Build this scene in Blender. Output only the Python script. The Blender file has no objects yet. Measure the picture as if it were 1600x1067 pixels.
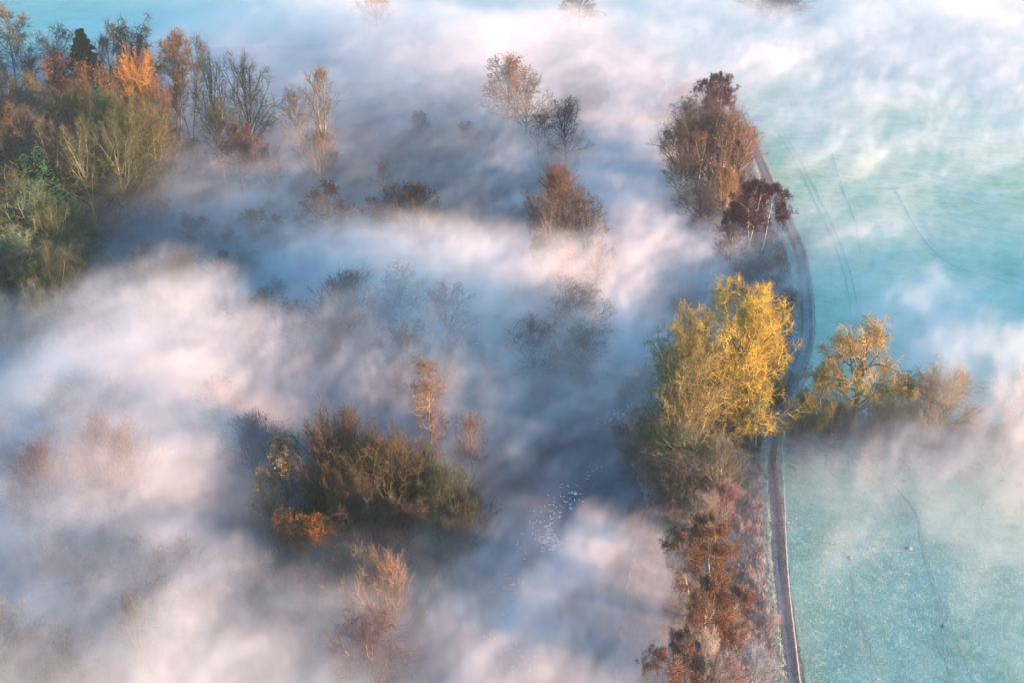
import bpy, math, random
import numpy as np
from mathutils import Vector
S = bpy.context.scene
COL = S.collection
R = math.radians

# ------------------------------------------------------------ camera
F = 1800.0                                  # focal length in pixels of a 1600 wide frame
TH = math.atan(883 / F)                     # pitch below the horizon
H = 90.0                                    # camera height
cd = bpy.data.cameras.new('camera')
cam = bpy.data.objects.new('camera', cd)
COL.objects.link(cam)
cd.sensor_width = 36
cd.lens = 36 * F / 1600
cd.clip_start = 1
cd.clip_end = 9000
cam.location = (0, 0, H)
cam.rotation_euler = (math.pi / 2 - TH, 0, 0)
S.camera = cam

# ------------------------------------------------------------ sky and sun
SUN_EL, SUN_AZ = 3.8, 116                     # azimuth clockwise from +Y, the view direction
w = bpy.data.worlds.new('World')
S.world = w
w.use_nodes = True
nt = w.node_tree
bg = nt.nodes['Background']
sky = nt.nodes.new('ShaderNodeTexSky')
sky.sky_type = 'NISHITA'
sky.sun_disc = False
sky.sun_elevation = R(SUN_EL)
sky.sun_rotation = R(SUN_AZ)
sky.air_density = 1.0
sky.dust_density = 0.2
sky.ozone_density = 2.2
cold = nt.nodes.new('ShaderNodeMix')          # a clear cold morning: the sky a little bluer
cold.data_type = 'RGBA'
cold.blend_type = 'MULTIPLY'
cold.inputs[0].default_value = 1
cold.inputs[7].default_value = (.45, .98, 1.22, 1)
nt.links.new(sky.outputs[0], cold.inputs[6])
nt.links.new(cold.outputs[2], bg.inputs[0])
bg.inputs[1].default_value = 0.15
sl = bpy.data.lights.new('sun', 'SUN')
sl.energy = 4.3
sl.angle = R(0.5)
sl.color = (1, 0.56, 0.35)
so = bpy.data.objects.new('sun', sl)
COL.objects.link(so)
d = Vector((math.sin(R(SUN_AZ)) * math.cos(R(SUN_EL)), math.cos(R(SUN_AZ)) * math.cos(R(SUN_EL)), math.sin(R(SUN_EL))))
so.rotation_euler = d.to_track_quat('Z', 'Y').to_euler()

S.view_settings.view_transform = 'Standard'
S.view_settings.look = 'None'
S.view_settings.gamma = 1
S.view_settings.exposure = 2.34
S.cycles.volume_bounces = 2
S.cycles.max_bounces = 5
S.cycles.diffuse_bounces = 2
S.cycles.glossy_bounces = 1
S.cycles.use_denoising = True
S.cycles.volume_step_rate = 2.1
S.cycles.volume_max_steps = 256

# ------------------------------------------------------------ helpers
ST, CT = math.sin(TH), math.cos(TH)
rng = np.random.default_rng(7)
random.seed(7)


def at(px, py, z=0.0):
    """the place on the level z that the photograph shows at a pixel"""
    u = (px - 800) / F
    v = (py - 533.5) / F
    k = (H - z) / (ST + v * CT)
    return Vector((u * k, (CT - v * ST) * k, z))


def topix(x, y, z):
    dz = H - z
    dep = y * CT + dz * ST
    return 800 + F * x / dep, 533.5 + F * (dz * CT - y * ST) / dep


def height_for(p, py):
    """height of something standing at p whose top shows at row py"""
    lo, hi = 0.0, 60.0
    for _ in range(40):
        m = (lo + hi) / 2
        if topix(p.x, p.y, m)[1] > py:
            lo = m
        else:
            hi = m
    return lo


def px_per_m(p, z=0):
    return F / (p.y * CT + (H - z) * ST)


def tag(o, label=None, cat=None, group=None, kind=None):
    if label: o['label'] = label
    if cat: o['category'] = cat
    if group: o['group'] = group
    if kind: o['kind'] = kind
    return o


def mesh_np(name, verts, faces, mat=None, smooth=False):
    """faces: list of int arrays (n,3) or (n,4)"""
    me = bpy.data.meshes.new(name)
    verts = np.asarray(verts, np.float32)
    faces = [f for f in faces if len(f)]
    me.vertices.add(len(verts))
    me.vertices.foreach_set('co', verts.ravel())
    loops = np.concatenate([f.ravel() for f in faces]).astype(np.int32)
    sizes = np.concatenate([np.full(len(f), f.shape[1]) for f in faces]).astype(np.int32)
    starts = np.concatenate([[0], np.cumsum(sizes)[:-1]]).astype(np.int32)
    me.loops.add(len(loops))
    me.loops.foreach_set('vertex_index', loops)
    me.polygons.add(len(sizes))
    me.polygons.foreach_set('loop_start', starts)
    me.polygons.foreach_set('loop_total', sizes)
    if smooth:
        me.polygons.foreach_set('use_smooth', np.ones(len(sizes), bool))
    me.update(calc_edges=True)
    if mat: me.materials.append(mat)
    return me


def link(name, me, parent=None, loc=None):
    o = bpy.data.objects.new(name, me)
    COL.objects.link(o)
    if parent: o.parent = parent
    if loc is not None: o.location = loc
    return o


class NT:
    """small helper to write node trees"""
    def __init__(s, name, rough=0.85):
        s.m = bpy.data.materials.new(name)
        s.m.use_nodes = True
        s.t = s.m.node_tree
        s.b = s.t.nodes['Principled BSDF']
        s.b.inputs['Roughness'].default_value = rough
        s.b.inputs['Specular IOR Level'].default_value = 0.25
        g = s.t.nodes.new('ShaderNodeNewGeometry')
        s.pos = g.outputs['Position']

    def n(s, typ, ins=(), **kw):
        x = s.t.nodes.new(typ)
        for k, v in kw.items(): setattr(x, k, v)
        for k, v in (ins.items() if isinstance(ins, dict) else enumerate(ins)):
            if v is None: continue
            if isinstance(v, bpy.types.NodeSocket): s.t.links.new(v, x.inputs[k])
            else: x.inputs[k].default_value = v
        return x

    def math(s, op, a, b=None, clamp=False):
        return s.n('ShaderNodeMath', (a, b), operation=op, use_clamp=clamp).outputs[0]

    def scale(s, v, sc):
        return s.n('ShaderNodeVectorMath', (v, sc), operation='MULTIPLY').outputs[0]

    def noise(s, scale, detail=4, rough=0.6, vec=None, col=False):
        return s.n('ShaderNodeTexNoise', {'Vector': vec or s.pos, 'Scale': scale, 'Detail': detail, 'Roughness': rough}).outputs[1 if col else 0]

    def ramp(s, f, stops):
        r = s.n('ShaderNodeValToRGB', (f,))
        e = r.color_ramp.elements
        while len(e) < len(stops): e.new(0.5)
        for x, (p, c) in zip(e, stops):
            x.position = p
            x.color = (*c, 1) if len(c) == 3 else c
        return r.outputs[0]

    def mix(s, f, a, b, blend='MIX'):
        x = s.t.nodes.new('ShaderNodeMix')
        x.data_type = 'RGBA'
        x.blend_type = blend
        for k, v in ((0, f), (6, a), (7, b)):
            if isinstance(v, bpy.types.NodeSocket): s.t.links.new(v, x.inputs[k])
            elif k == 0: x.inputs[0].default_value = v
            else: x.inputs[k].default_value = (*v, 1)
        return x.outputs[2]

    def col(s, c): s.t.links.new(c, s.b.inputs['Base Color'])

    def bump(s, h, strength, dist):
        x = s.n('ShaderNodeBump', {'Strength': strength, 'Distance': dist, 'Height': h})
        s.t.links.new(x.outputs[0], s.b.inputs['Normal'])


# ------------------------------------------------------------ ground materials
def frost_field():
    m = NT('frosted pasture')
    big = m.noise(0.026, 6, 0.68)
    mid = m.noise(0.16, 5, 0.65)
    st = m.noise(0.35, 5, 0.7, m.scale(m.pos, (0.9, 1.05, 1)))
    fine = m.noise(2.2, 5, 0.75)
    f = m.math('ADD', m.math('MULTIPLY', mid, 0.4), m.math('ADD', m.math('MULTIPLY', st, 0.3), m.math('MULTIPLY', fine, 0.35)))
    c = m.ramp(f, [(0.34, (0.27, 0.40, 0.26)), (0.46, (0.56, 0.65, 0.47)), (0.56, (0.71, 0.77, 0.59)), (0.70, (0.86, 0.88, 0.74))])
    d = m.ramp(big, [(0.40, (0.62, 0.86, 0.66)), (0.50, (0.96, 1.0, 0.86)), (0.60, (1.0, 0.98, 0.90))])
    m.col(m.mix(1.0, c, d, 'MULTIPLY'))
    m.bump(m.math('ADD', m.math('MULTIPLY', fine, 0.5), m.math('MULTIPLY', st, 0.6)), 0.6, 0.25)
    return m.m


def wood_floor():
    m = NT('damp woodland floor')
    a = m.noise(0.05, 5, 0.6)
    b = m.noise(0.9, 5, 0.7)
    c = m.ramp(m.math('ADD', m.math('MULTIPLY', a, 0.55), m.math('MULTIPLY', b, 0.45)),
               [(0.36, (0.010, 0.028, 0.040)), (0.50, (0.025, 0.055, 0.070)), (0.62, (0.05, 0.075, 0.085)), (0.74, (0.11, 0.11, 0.11))])
    m.col(c)
    m.bump(b, 0.8, 0.6)
    return m.m


def bank_floor():
    m = NT('frosted bank grass')
    a = m.noise(0.25, 4, 0.6)
    b = m.noise(2.5, 5, 0.75)
    c = m.ramp(m.math('ADD', m.math('MULTIPLY', a, 0.4), m.math('MULTIPLY', b, 0.6)),
               [(0.36, (0.22, 0.14, 0.12)), (0.50, (0.44, 0.32, 0.28)), (0.62, (0.62, 0.50, 0.45)), (0.72, (0.72, 0.66, 0.60))])
    m.col(c)
    m.bump(b, 0.9, 0.35)
    return m.m


def verge_floor():
    m = NT('frosted verge grass')
    a = m.noise(0.5, 4, 0.6)
    b = m.noise(3.0, 5, 0.75)
    c = m.ramp(m.math('ADD', m.math('MULTIPLY', a, 0.4), m.math('MULTIPLY', b, 0.6)),
               [(0.36, (0.22, 0.17, 0.12)), (0.48, (0.46, 0.40, 0.31)), (0.60, (0.70, 0.64, 0.54)), (0.70, (0.84, 0.80, 0.72))])
    m.col(c)
    m.bump(b, 0.9, 0.3)
    return m.m


def mud():
    m = NT('worn earth track', 0.75)
    a = m.noise(0.6, 5, 0.65)
    b = m.noise(5.0, 5, 0.7)
    c = m.ramp(m.math('ADD', m.math('MULTIPLY', a, 0.5), m.math('MULTIPLY', b, 0.5)),
               [(0.38, (0.17, 0.11, 0.085)), (0.50, (0.28, 0.20, 0.16)), (0.62, (0.44, 0.35, 0.30))])
    m.col(c)
    m.bump(b, 0.6, 0.1)
    return m.m


def plain_rough(name, a, b, sc=3.0):
    m = NT(name)
    m.col(m.ramp(m.noise(sc, 4, 0.65), [(0.38, a), (0.62, b)]))
    return m.m


def water():
    m = NT('river water', 0.12)
    n1 = m.noise(0.9, 4, 0.65, m.scale(m.pos, (0.7, 1.7, 1)))
    n2 = m.noise(0.06, 3, 0.5)
    m.col(m.ramp(n2, [(0.35, (0.010, 0.035, 0.055)), (0.65, (0.02, 0.06, 0.09))]))
    m.b.inputs['IOR'].default_value = 1.33
    m.b.inputs['Specular IOR Level'].default_value = 0.5
    m.bump(n1, 0.55, 0.10)
    return m.m


M_FIELD, M_WOOD, M_BANK, M_VERGE, M_MUD, M_WATER = frost_field(), wood_floor(), bank_floor(), verge_floor(), mud(), water()
M_WORN = plain_rough('trodden grass', (0.34, 0.46, 0.34), (0.52, 0.64, 0.50))
M_RUT = plain_rough('frosted centre strip', (0.16, 0.14, 0.14), (0.38, 0.38, 0.38), 6)


M_RUTDARK = plain_rough('dark wheel rut', (0.14, 0.095, 0.075), (0.28, 0.21, 0.17), 3)


def smooth_line(pts, n=12):
    """Catmull-Rom through points"""
    P = [Vector(p) for p in pts]
    P = [P[0] * 2 - P[1]] + P + [P[-1] * 2 - P[-2]]
    out = []
    for i in range(1, len(P) - 2):
        for k in range(n):
            t = k / n
            a, b, c, e = P[i - 1], P[i], P[i + 1], P[i + 2]
            out.append(0.5 * ((2 * b) + (c - a) * t + (2 * a - 5 * b + 4 * c - e) * t * t + (3 * b - a - 3 * c + e) * t ** 3))
    out.append(P[-2])
    return out


def ribbon(name, pts, widths, z, mat, rag=0.0):
    L = smooth_line(pts)
    W = np.interp(np.linspace(0, 1, len(L)), np.linspace(0, 1, len(widths)), widths)
    v = []
    for i, p in enumerate(L):
        t = (L[min(i + 1, len(L) - 1)] - L[max(i - 1, 0)]).normalized()
        nrm = Vector((-t.y, t.x, 0))
        a = W[i] / 2
        v += [(p + nrm * (a + random.uniform(-rag, rag)))[:2] + (z,), (p - nrm * (a + random.uniform(-rag, rag)))[:2] + (z,)]
    f = np.array([(2 * i, 2 * i + 1, 2 * i + 3, 2 * i + 2) for i in range(len(L) - 1)])
    me = mesh_np(name, v, [f[:, ::-1]], mat)
    return tag(link(name, me), kind='structure')


def sheet(name, left, right, z, mat, rag=0.5, n=10):
    """a sheet between two banks, each a list of world points of equal count"""
    A, B = smooth_line(left, n), smooth_line(right, n)
    v = []
    for a, b in zip(A, B):
        j = Vector((random.uniform(-rag, rag), 0, 0))
        k = Vector((random.uniform(-rag, rag), 0, 0))
        v += [(a + j)[:2] + (z,), (b + k)[:2] + (z,)]
    f = np.array([(2 * i, 2 * i + 1, 2 * i + 3, 2 * i + 2) for i in range(len(A) - 1)])
    return tag(link(name, mesh_np(name, v, [f], mat)), kind='structure')


# ground: one sheet to the horizon
g = mesh_np('ground', [(-4000, -600, -.02), (4000, -600, -.02), (4000, 8000, -.02), (-4000, 8000, -.02)], [np.array([[0, 1, 2, 3]])], M_FIELD)
tag(link('ground', g), kind='structure')

# pasture with real tussocks
def fractal(X, Y, seed, base, octs):
    r = np.random.default_rng(seed)
    out = np.zeros_like(X)
    amp, fr = 1.0, base
    for _ in range(octs):
        for _k in range(4):
            th = r.uniform(0, math.tau)
            f2 = fr * r.uniform(0.7, 1.4)
            ph = r.uniform(0, math.tau, 2)
            out += amp * 0.25 * np.sin((X * math.cos(th) + Y * math.sin(th)) * f2 + ph[0] + 1.7 * np.sin((X * math.sin(th) - Y * math.cos(th)) * f2 * 0.6 + ph[1]))
        amp *= 0.55
        fr *= 2.1
    return out


def pasture(name, corners, nx, ny, amp, z0):
    c = [Vector(q) for q in corners]
    U, V = np.meshgrid(np.linspace(0, 1, nx), np.linspace(0, 1, ny))
    P = [(1 - U) * (1 - V) * c[0][k] + U * (1 - V) * c[1][k] + U * V * c[2][k] + (1 - U) * V * c[3][k] for k in (0, 1)]
    P[1] = P[1] + (1.3 * fractal(P[0], P[0] * 0, 9, .5, 5) - 1.0) * V ** 10      # ragged far edge under the hedge
    h = np.maximum(fractal(P[0], P[1], 5, 0.9, 4), -0.2) * amp * (0.55 + 0.45 * np.sin(P[0] * 0.07 + 1) * np.sin(P[1] * 0.05))
    edge = np.clip(np.minimum(np.minimum(U, 1 - U), np.minimum(V, 1 - V)) * 60, 0, 1)
    Z = z0 + (np.abs(h) + rng.normal(0, amp * .18, h.shape)) * edge
    i = np.arange(nx * ny).reshape(ny, nx)
    f = np.stack([i[:-1, :-1], i[:-1, 1:], i[1:, 1:], i[1:, :-1]], -1).reshape(-1, 4)
    return tag(link(name, mesh_np(name, np.stack([P[0].ravel(), P[1].ravel(), Z.ravel()], 1), [f], M_FIELD, True)), kind='structure')


a, b = at(1252, 1140), at(1228, 700)
pasture('field', [(a.x, a.y, 0), (at(1760, 1140).x, at(1760, 1140).y, 0), (at(1720, 700).x, at(1720, 700).y, 0), (b.x, b.y, 0)], 330, 330, 0.085, 0.0)

P = lambda *q: [at(x, y) for x, y in q]
# river
river_l = P((560, 1250), (640, 1067), (700, 960), (735, 860), (745, 780), (760, 690), (800, 620), (880, 560), (925, 480), (935, 400), (925, 330), (905, 250), (930, 190), (950, 140), (930, 90), (860, 55), (760, 30))
river_r = P((1030, 1250), (1010, 1067), (1010, 960), (1020, 860), (1030, 800), (1010, 720), (1000, 640), (1040, 560), (1125, 480), (1130, 400), (1070, 340), (1040, 260), (1040, 200), (1044, 150), (1010, 90), (920, 50), (770, 22))
# wooded left side, scrubby right bank
wood_l = P((-900, 1250), (-800, 1067), (-700, 960), (-600, 860), (-500, 780), (-450, 690), (-400, 620), (-350, 560), (-350, 480), (-320, 400), (-300, 330), (-280, 250), (-260, 200), (-200, 165), (-100, 120), (0, 100), (60, 84))
wood_r = P((620, 1250), (700, 1067), (760, 960), (795, 860), (805, 780), (820, 690), (860, 620), (940, 560), (985, 480), (995, 400), (985, 330), (965, 250), (990, 190), (1000, 140), (980, 90), (820, 62), (480, 70))
sheet('woodland_floor', wood_l, wood_r, 0.0, M_WOOD, 0.8)
sheet('river', river_l, river_r, 0.012, M_WATER, 0.5, 14)
bank_l = P((940, 1250), (960, 1067), (975, 960), (990, 860), (1010, 790), (985, 720), (975, 640), (1010, 560), (1095, 480), (1105, 400), (1045, 340), (1024, 260), (1024, 200), (1036, 160), (1050, 130))
bank_r = P((1230, 1250), (1214, 1067), (1200, 960), (1192, 860), (1190, 790), (1188, 720), (1208, 640), (1232, 560), (1240, 480), (1232, 400), (1200, 340), (1176, 260), (1158, 200), (1148, 160), (1138, 130))
sheet('riverbank', bank_l, bank_r, 0.024, M_BANK, 0.35, 14)
verge = P((1252, 1250), (1229, 1067), (1214, 960), (1208, 860), (1206, 790), (1203, 720), (1222, 640), (1248, 565), (1252, 480), (1244, 400), (1222, 340), (1188, 260), (1166, 200), (1152, 160), (1140, 130))
ribbon('verge', [q + Vector((-.9, 0, 0)) for q in verge], [5.6, 5.6, 5.6, 5.4, 5.2, 5.0, 5.2, 5.8, 6.4, 6.6, 6.6, 6.4, 6, 5, 4], 0.036, M_VERGE, 0.2)
trk = P((1260, 1250), (1236, 1067), (1221, 960), (1210, 860), (1206, 790), (1199, 725), (1203, 680), (1218, 622), (1242, 580), (1256, 545), (1260, 500), (1256, 440), (1248, 390), (1226, 340), (1206, 296), (1186, 248), (1168, 205), (1152, 170))
ribbon('track', trk, [3.2, 3.2, 3.0, 2.8, 2.6, 2.5, 2.8, 3.2, 3.3, 3.2, 3.2, 3.0, 2.6, 2.6, 2.4, 2.2, 2.0, 1.6], 0.048, M_MUD, 0.08)
ribbon('track_centre_strip', trk, [0.45, 0.42, 0.4, 0.34, 0.3, 0.3, 0.4, 0.6, 0.7, 0.8, 0.8, 0.7, 0.6, 0.5, 0.4, 0.3, 0.3, 0.2], 0.056, M_RUT, 0.18)
for off in (-.75, .75):
    L = smooth_line(trk, 2)
    ribbon('wheel_rut', [q + Vector((off, 0, 0)) for q in L], [.42], .060 if off < 0 else .064, M_RUTDARK, .12)
ribbon('footpath', P((1206, 660), (1222, 610), (1233, 560), (1238, 510), (1240, 460), (1230, 410), (1222, 372), (1206, 344), (1190, 312), (1176, 286)), [0.7], 0.052, M_MUD, 0.14)
# sheep tracks in the grass
for q in ([(1398, 760), (1430, 800), (1440, 850), (1452, 895), (1466, 940), (1475, 1000), (1480, 1040), (1500, 1100)],
          [(1466, 990), (1478, 970), (1484, 950)], [(1458, 965), (1462, 1000), (1476, 1030)],
          [(1330, 890), (1340, 960), (1360, 1010), (1366, 1080)], [(1500, 1010), (1512, 1040), (1530, 1100)]):
    ribbon('sheep_path', P(*q), [0.24], 0.10, M_WORN, 0.07)
for q in ([(1210, 200), (1235, 240), (1262, 290), (1290, 350), (1310, 400), (1324, 450), (1330, 500)], [(1219, 200), (1244, 240), (1271, 290), (1300, 350), (1320, 400), (1334, 450), (1341, 500)],

          [(1400, 300), (1440, 370), (1480, 410), (1540, 432), (1600, 446)], [(1344, 470), (1350, 540), (1352, 600)],
          [(1300, 240), (1318, 300), (1336, 345), (1345, 400)]):
    ribbon('sheep_path', P(*q), [0.26], 0.01, M_WORN, 0.10)


# ------------------------------------------------------------ trees: every level of branching grown at once
def norm(v): return v / np.maximum(np.linalg.norm(v, axis=-1, keepdims=True), 1e-9)


def polylines(r, start, dirs, length, m, jit, up, droop=0.0):
    n = len(start)
    pts = np.zeros((n, m + 1, 3))
    pts[:, 0] = start
    dd = dirs.copy()
    for k in range(m):
        dd = norm(dd + r.normal(0, jit, (n, 3)) + np.array([0, 0, up - droop * (k + 1) / m]))
        pts[:, k + 1] = pts[:, k] + dd * (length / m)[:, None]
    return pts


def sample_children(r, pts, nchild, tmin, ang, spread):
    """children along each polyline: start, direction, parameter t, parent index"""
    n, m1, _ = pts.shape
    idx = np.repeat(np.arange(n), nchild)
    t = np.tile(np.linspace(tmin, 1.0, nchild), n) + r.uniform(-.5, .5, n * nchild) * (1 - tmin) / nchild
    t = np.clip(t, 0.02, 0.995)
    k = np.minimum((t * (m1 - 1)).astype(int), m1 - 2)
    fr = t * (m1 - 1) - k
    a, b = pts[idx, k], pts[idx, k + 1]
    p = a + (b - a) * fr[:, None]
    dr = norm(b - a)
    rnd = norm(r.normal(0, 1, dr.shape))
    perp = norm(np.cross(dr, rnd))
    an = np.radians(r.normal(ang, spread, len(idx)))[:, None]
    return p, norm(dr * np.cos(an) + perp * np.sin(an)), t, idx


def tubes(pts, r0, r1, sides):
    """tapered tubes along polylines"""
    n, m1, _ = pts.shape
    tan = np.zeros_like(pts)
    tan[:, 1:-1] = pts[:, 2:] - pts[:, :-2]
    tan[:, 0] = pts[:, 1] - pts[:, 0]
    tan[:, -1] = pts[:, -1] - pts[:, -2]
    tan = norm(tan)
    ref = np.where(np.abs(tan[..., 2:3]) > .9, np.array([1., 0, 0]), np.array([0, 0, 1.]))
    u = norm(np.cross(tan, ref))
    v = np.cross(tan, u)
    rad = r0[:, None] + (r1 - r0)[:, None] * np.linspace(0, 1, m1)[None] ** 0.8
    an = np.arange(sides) * math.tau / sides
    ring = u[:, :, None] * np.cos(an)[None, None, :, None] + v[:, :, None] * np.sin(an)[None, None, :, None]
    V = pts[:, :, None] + ring * rad[:, :, None, None]
    i = np.arange(n * m1 * sides).reshape(n, m1, sides)
    j = np.roll(i, -1, axis=2)
    Fq = np.stack([i[:, :-1], j[:, :-1], j[:, 1:], i[:, 1:]], -1).reshape(-1, 4)
    return V.reshape(-1, 3), Fq


def leaves(r, pts, per, size, spread, flat=0.3):
    """small quads scattered round the ends of twigs"""
    n, m1, _ = pts.shape
    idx = np.repeat(np.arange(n), per)
    t = r.uniform(0.2, 1.0, len(idx))
    k = np.minimum((t * (m1 - 1)).astype(int), m1 - 2)
    c = pts[idx, k] + (pts[idx, k + 1] - pts[idx, k]) * (t * (m1 - 1) - k)[:, None] + r.normal(0, spread, (len(idx), 3))
    u = norm(r.normal(0, 1, (len(idx), 3)) * np.array([1, 1, flat]))
    v = norm(np.cross(u, r.normal(0, 1, (len(idx), 3))))
    s = (size * r.uniform(.5, 1.3, len(idx)))[:, None]
    u, v = u * s, v * s * .6
    V = np.stack([c - u, c - v, c + u, c + v], 1).reshape(-1, 3)
    return V, np.arange(len(V)).reshape(-1, 4)


def join(parts):
    V, Q, o = [], [], 0
    for v, f in parts:
        V.append(v)
        Q.append(f + o)
        o += len(v)
    return np.concatenate(V), np.concatenate(Q)


def grow(seed, h=20, stems=1, lean=0.05, bole=0.25, limbs=14, limb_ang=45, env=None, width=7, limb_up=0.08, jit=0.10,
         lv=((7, 45, .42), (7, 45, .42)), twigs=6, twig_len=.9, twig_r=.012, trunk_r=.32, leaf=None, droop=0.0, base_spread=0.3, limb_r=.3, twig_up=0.02, sub_up=0.06):
    r = np.random.default_rng(seed)
    env = env or (lambda t: math.sin(math.pi * min(1, .15 + .85 * t) ** .8) ** .6)
    st = np.zeros((stems, 3))
    st[:, :2] = r.normal(0, base_spread, (stems, 2)) if stems > 1 else 0
    dr = np.tile([0, 0, 1.0], (stems, 1))
    dr[:, :2] += r.normal(0, lean, (stems, 2)) + st[:, :2] * 0.12
    ln = h * r.uniform(.86, 1.0, stems)
    trunk = polylines(r, st, norm(dr), ln, 9, jit * .45, 0.05)
    tr = np.full(stems, trunk_r)
    wood = [tubes(trunk, tr, tr * .12, 7)]
    # limbs
    p, dd, t, idx = sample_children(r, trunk, limbs, bole, limb_ang, 9)
    tt = (t - bole) / (1 - bole)
    L1 = np.array([env(max(0., min(1., q))) for q in tt]) * width * r.uniform(.75, 1.15, len(t))
    L1 = np.maximum(L1, .6)
    # limbs higher up point more steeply
    dd = norm(dd + np.array([0, 0, 1.0]) * (tt * .55)[:, None])
    pl = polylines(r, p, dd, L1, 6, jit, limb_up, droop)
    rl = trunk_r * limb_r * (.35 + .65 * L1 / max(L1)) * (1.05 - .6 * t)
    wood.append(tubes(pl, rl, rl * .3, 5))
    crown, cur, Lc, rc = [], pl, L1, rl
    for li, (n, ang, ratio) in enumerate(lv):
        p, dd, t, idx = sample_children(r, cur, n, .22, ang, 14)
        L2 = np.maximum(Lc[idx] * ratio * (1.25 - .75 * t) * r.uniform(.7, 1.3, len(t)), .35)
        cur = polylines(r, p, dd, L2, 4 if li == 0 else 3, jit * 1.15, sub_up, droop)
        rc = rc[idx] * .5 * (1.1 - .5 * t)
        rc = np.maximum(rc, twig_r * 1.2)
        crown.append(tubes(cur, rc, rc * .35, 4 if li == 0 else 3))
        Lc = L2
    p, dd, t, idx = sample_children(r, cur, twigs, .1, 38, 14)
    L3 = twig_len * r.uniform(.5, 1.3, len(t))
    tw = polylines(r, p, dd, L3, 2, jit * 1.3, twig_up, droop)
    rr = np.full(len(t), twig_r)
    crown.append(tubes(tw, rr, rr * .25, 3))
    lf = None
    if leaf:
        lf = leaves(r, tw, *leaf)
    return join(wood), join(crown), lf


def grow_dome(seed, h=18, w=8, n=24, base=.12, spread=.30, wide=85, up=.08, jit=.13, lv=((9, 42, .40), (7, 44, .46)), twigs=4, twig_len=.9, twig_r=.02,
              trunk_r=.4, limb_r=.42, droop=0., sub_up=.04, twig_up=.0, leaf=None, cz=.42, stems=1, tmin=.25, even=.8):
    """limbs fan out from low on the trunk to a rounded dome"""
    r = np.random.default_rng(seed)
    st = np.zeros((stems, 3))
    if stems > 1: st[:, :2] = r.normal(0, w * .10, (stems, 2))
    dr = norm(np.tile([0, 0, 1.0], (stems, 1)) + np.concatenate([st[:, :2] * .08 + r.normal(0, .04, (stems, 2)), np.zeros((stems, 1))], 1))
    trunk = polylines(r, st, dr, np.full(stems, h * .62), 7, jit * .4, .04)
    wood = [tubes(trunk, np.full(stems, trunk_r), np.full(stems, trunk_r * .35), 8)]
    k = r.integers(0, stems, n)
    t = np.sort(r.uniform(base, 1.0, n) ** 1.0)
    t[-3:] = .98
    m1 = trunk.shape[1]
    j = np.minimum((t * (m1 - 1)).astype(int), m1 - 2)
    p = trunk[k, j] + (trunk[k, j + 1] - trunk[k, j]) * (t * (m1 - 1) - j)[:, None]
    pol = np.radians(np.clip(wide * (1 - (t - base) / (1 - base) * .85) * r.uniform(.55, 1.08, n), 3, 100))
    azi = np.arange(n) * 2.39996 + r.uniform(-.4, .4, n)
    d = np.stack([np.sin(pol) * np.cos(azi), np.sin(pol) * np.sin(azi), np.cos(pol)], 1)
    # distance to the ellipsoid  centre (0,0,cz*h), half axes w, w, (1-cz)*h
    c = np.array([0, 0, cz * h]); ax = np.array([w, w, (1 - cz) * h])
    q, dq = (p - c) / ax, d / ax
    A, B, C = (dq ** 2).sum(1), (q * dq).sum(1), (q ** 2).sum(1) - 1
    L1 = np.clip((-B + np.sqrt(np.maximum(B * B - A * C, 0))) / A, .15 * w, 2 * h) * r.uniform(even, 1.02, n)
    pl = polylines(r, p, d, L1, 7, jit, up, droop)
    rl = trunk_r * limb_r * (.45 + .55 * L1 / L1.max())
    wood.append(tubes(pl, rl, rl * .22, 5))
    crown, cur, Lc, rc = [], pl, L1, rl
    for li, (nn, ang, ratio) in enumerate(lv):
        p, dd, t, idx = sample_children(r, cur, nn, tmin if li == 0 else .2, ang, 14)
        L2 = np.maximum(np.minimum(Lc[idx], w * 1.1) * ratio * (1.2 - .75 * t) * r.uniform(.7, 1.3, len(t)), .4)
        cur = polylines(r, p, dd, L2, 4 if li == 0 else 3, jit * 1.2, sub_up, droop)
        rc = np.maximum(rc[idx] * .5 * (1.1 - .5 * t), twig_r * 1.2)
        crown.append(tubes(cur, rc, rc * .35, 4 if li == 0 else 3))
        Lc = L2
    p, dd, t, idx = sample_children(r, cur, twigs, .1, 40, 16)
    tw = polylines(r, p, dd, twig_len * r.uniform(.5, 1.3, len(t)), 2, jit * 1.3, twig_up, droop)
    rr = np.full(len(t), twig_r)
    crown.append(tubes(tw, rr, rr * .25, 3))
    return join(wood), join(crown), (leaves(r, tw, *leaf) if leaf else None)


def conifer(seed, h=18, w=4.0, n=150, leaf=.42, bole=.08, pw=1.0, droop=.25):
    r = np.random.default_rng(seed)
    tk = polylines(r, np.zeros((1, 3)), np.array([[0, 0, 1.]]), np.array([h]), 8, .01, .05)
    p, dd, t, idx = sample_children(r, tk, n, bole, 80, 8)
    L = w * np.maximum(1 - (t - bole) / (1 - bole), .03) ** pw * r.uniform(.7, 1.12, len(t))
    pl = polylines(r, p, dd, L, 4, .06, .02, droop)
    rr = .02 + .015 * L
    crown = [tubes(pl, rr, rr * .3, 3)]
    p2, d2, t2, i2 = sample_children(r, pl, 7, .15, 50, 10)
    q = polylines(r, p2, d2, np.maximum(L[i2] * .32 * (1.2 - t2), .25), 2, .08, 0, .25)
    rq = np.full(len(q), .012)
    crown.append(tubes(q, rq, rq * .4, 3))
    lf = leaves(r, q, 9, leaf, .10, .4)
    return join([tubes(tk, np.array([.26]), np.array([.03]), 7)]), join(crown), lf


def bark_mat(name, c1, c2, sc=2.0):
    m = NT(name, .9)
    oi = m.n('ShaderNodeObjectInfo')
    base = m.ramp(m.noise(sc, 4, .7), [(.36, c1), (.62, c2)])
    m.col(m.mix(1.0, base, oi.outputs['Color'], 'MULTIPLY'))
    m.bump(m.noise(9, 3, .6), .5, .05)
    return m.m


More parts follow.
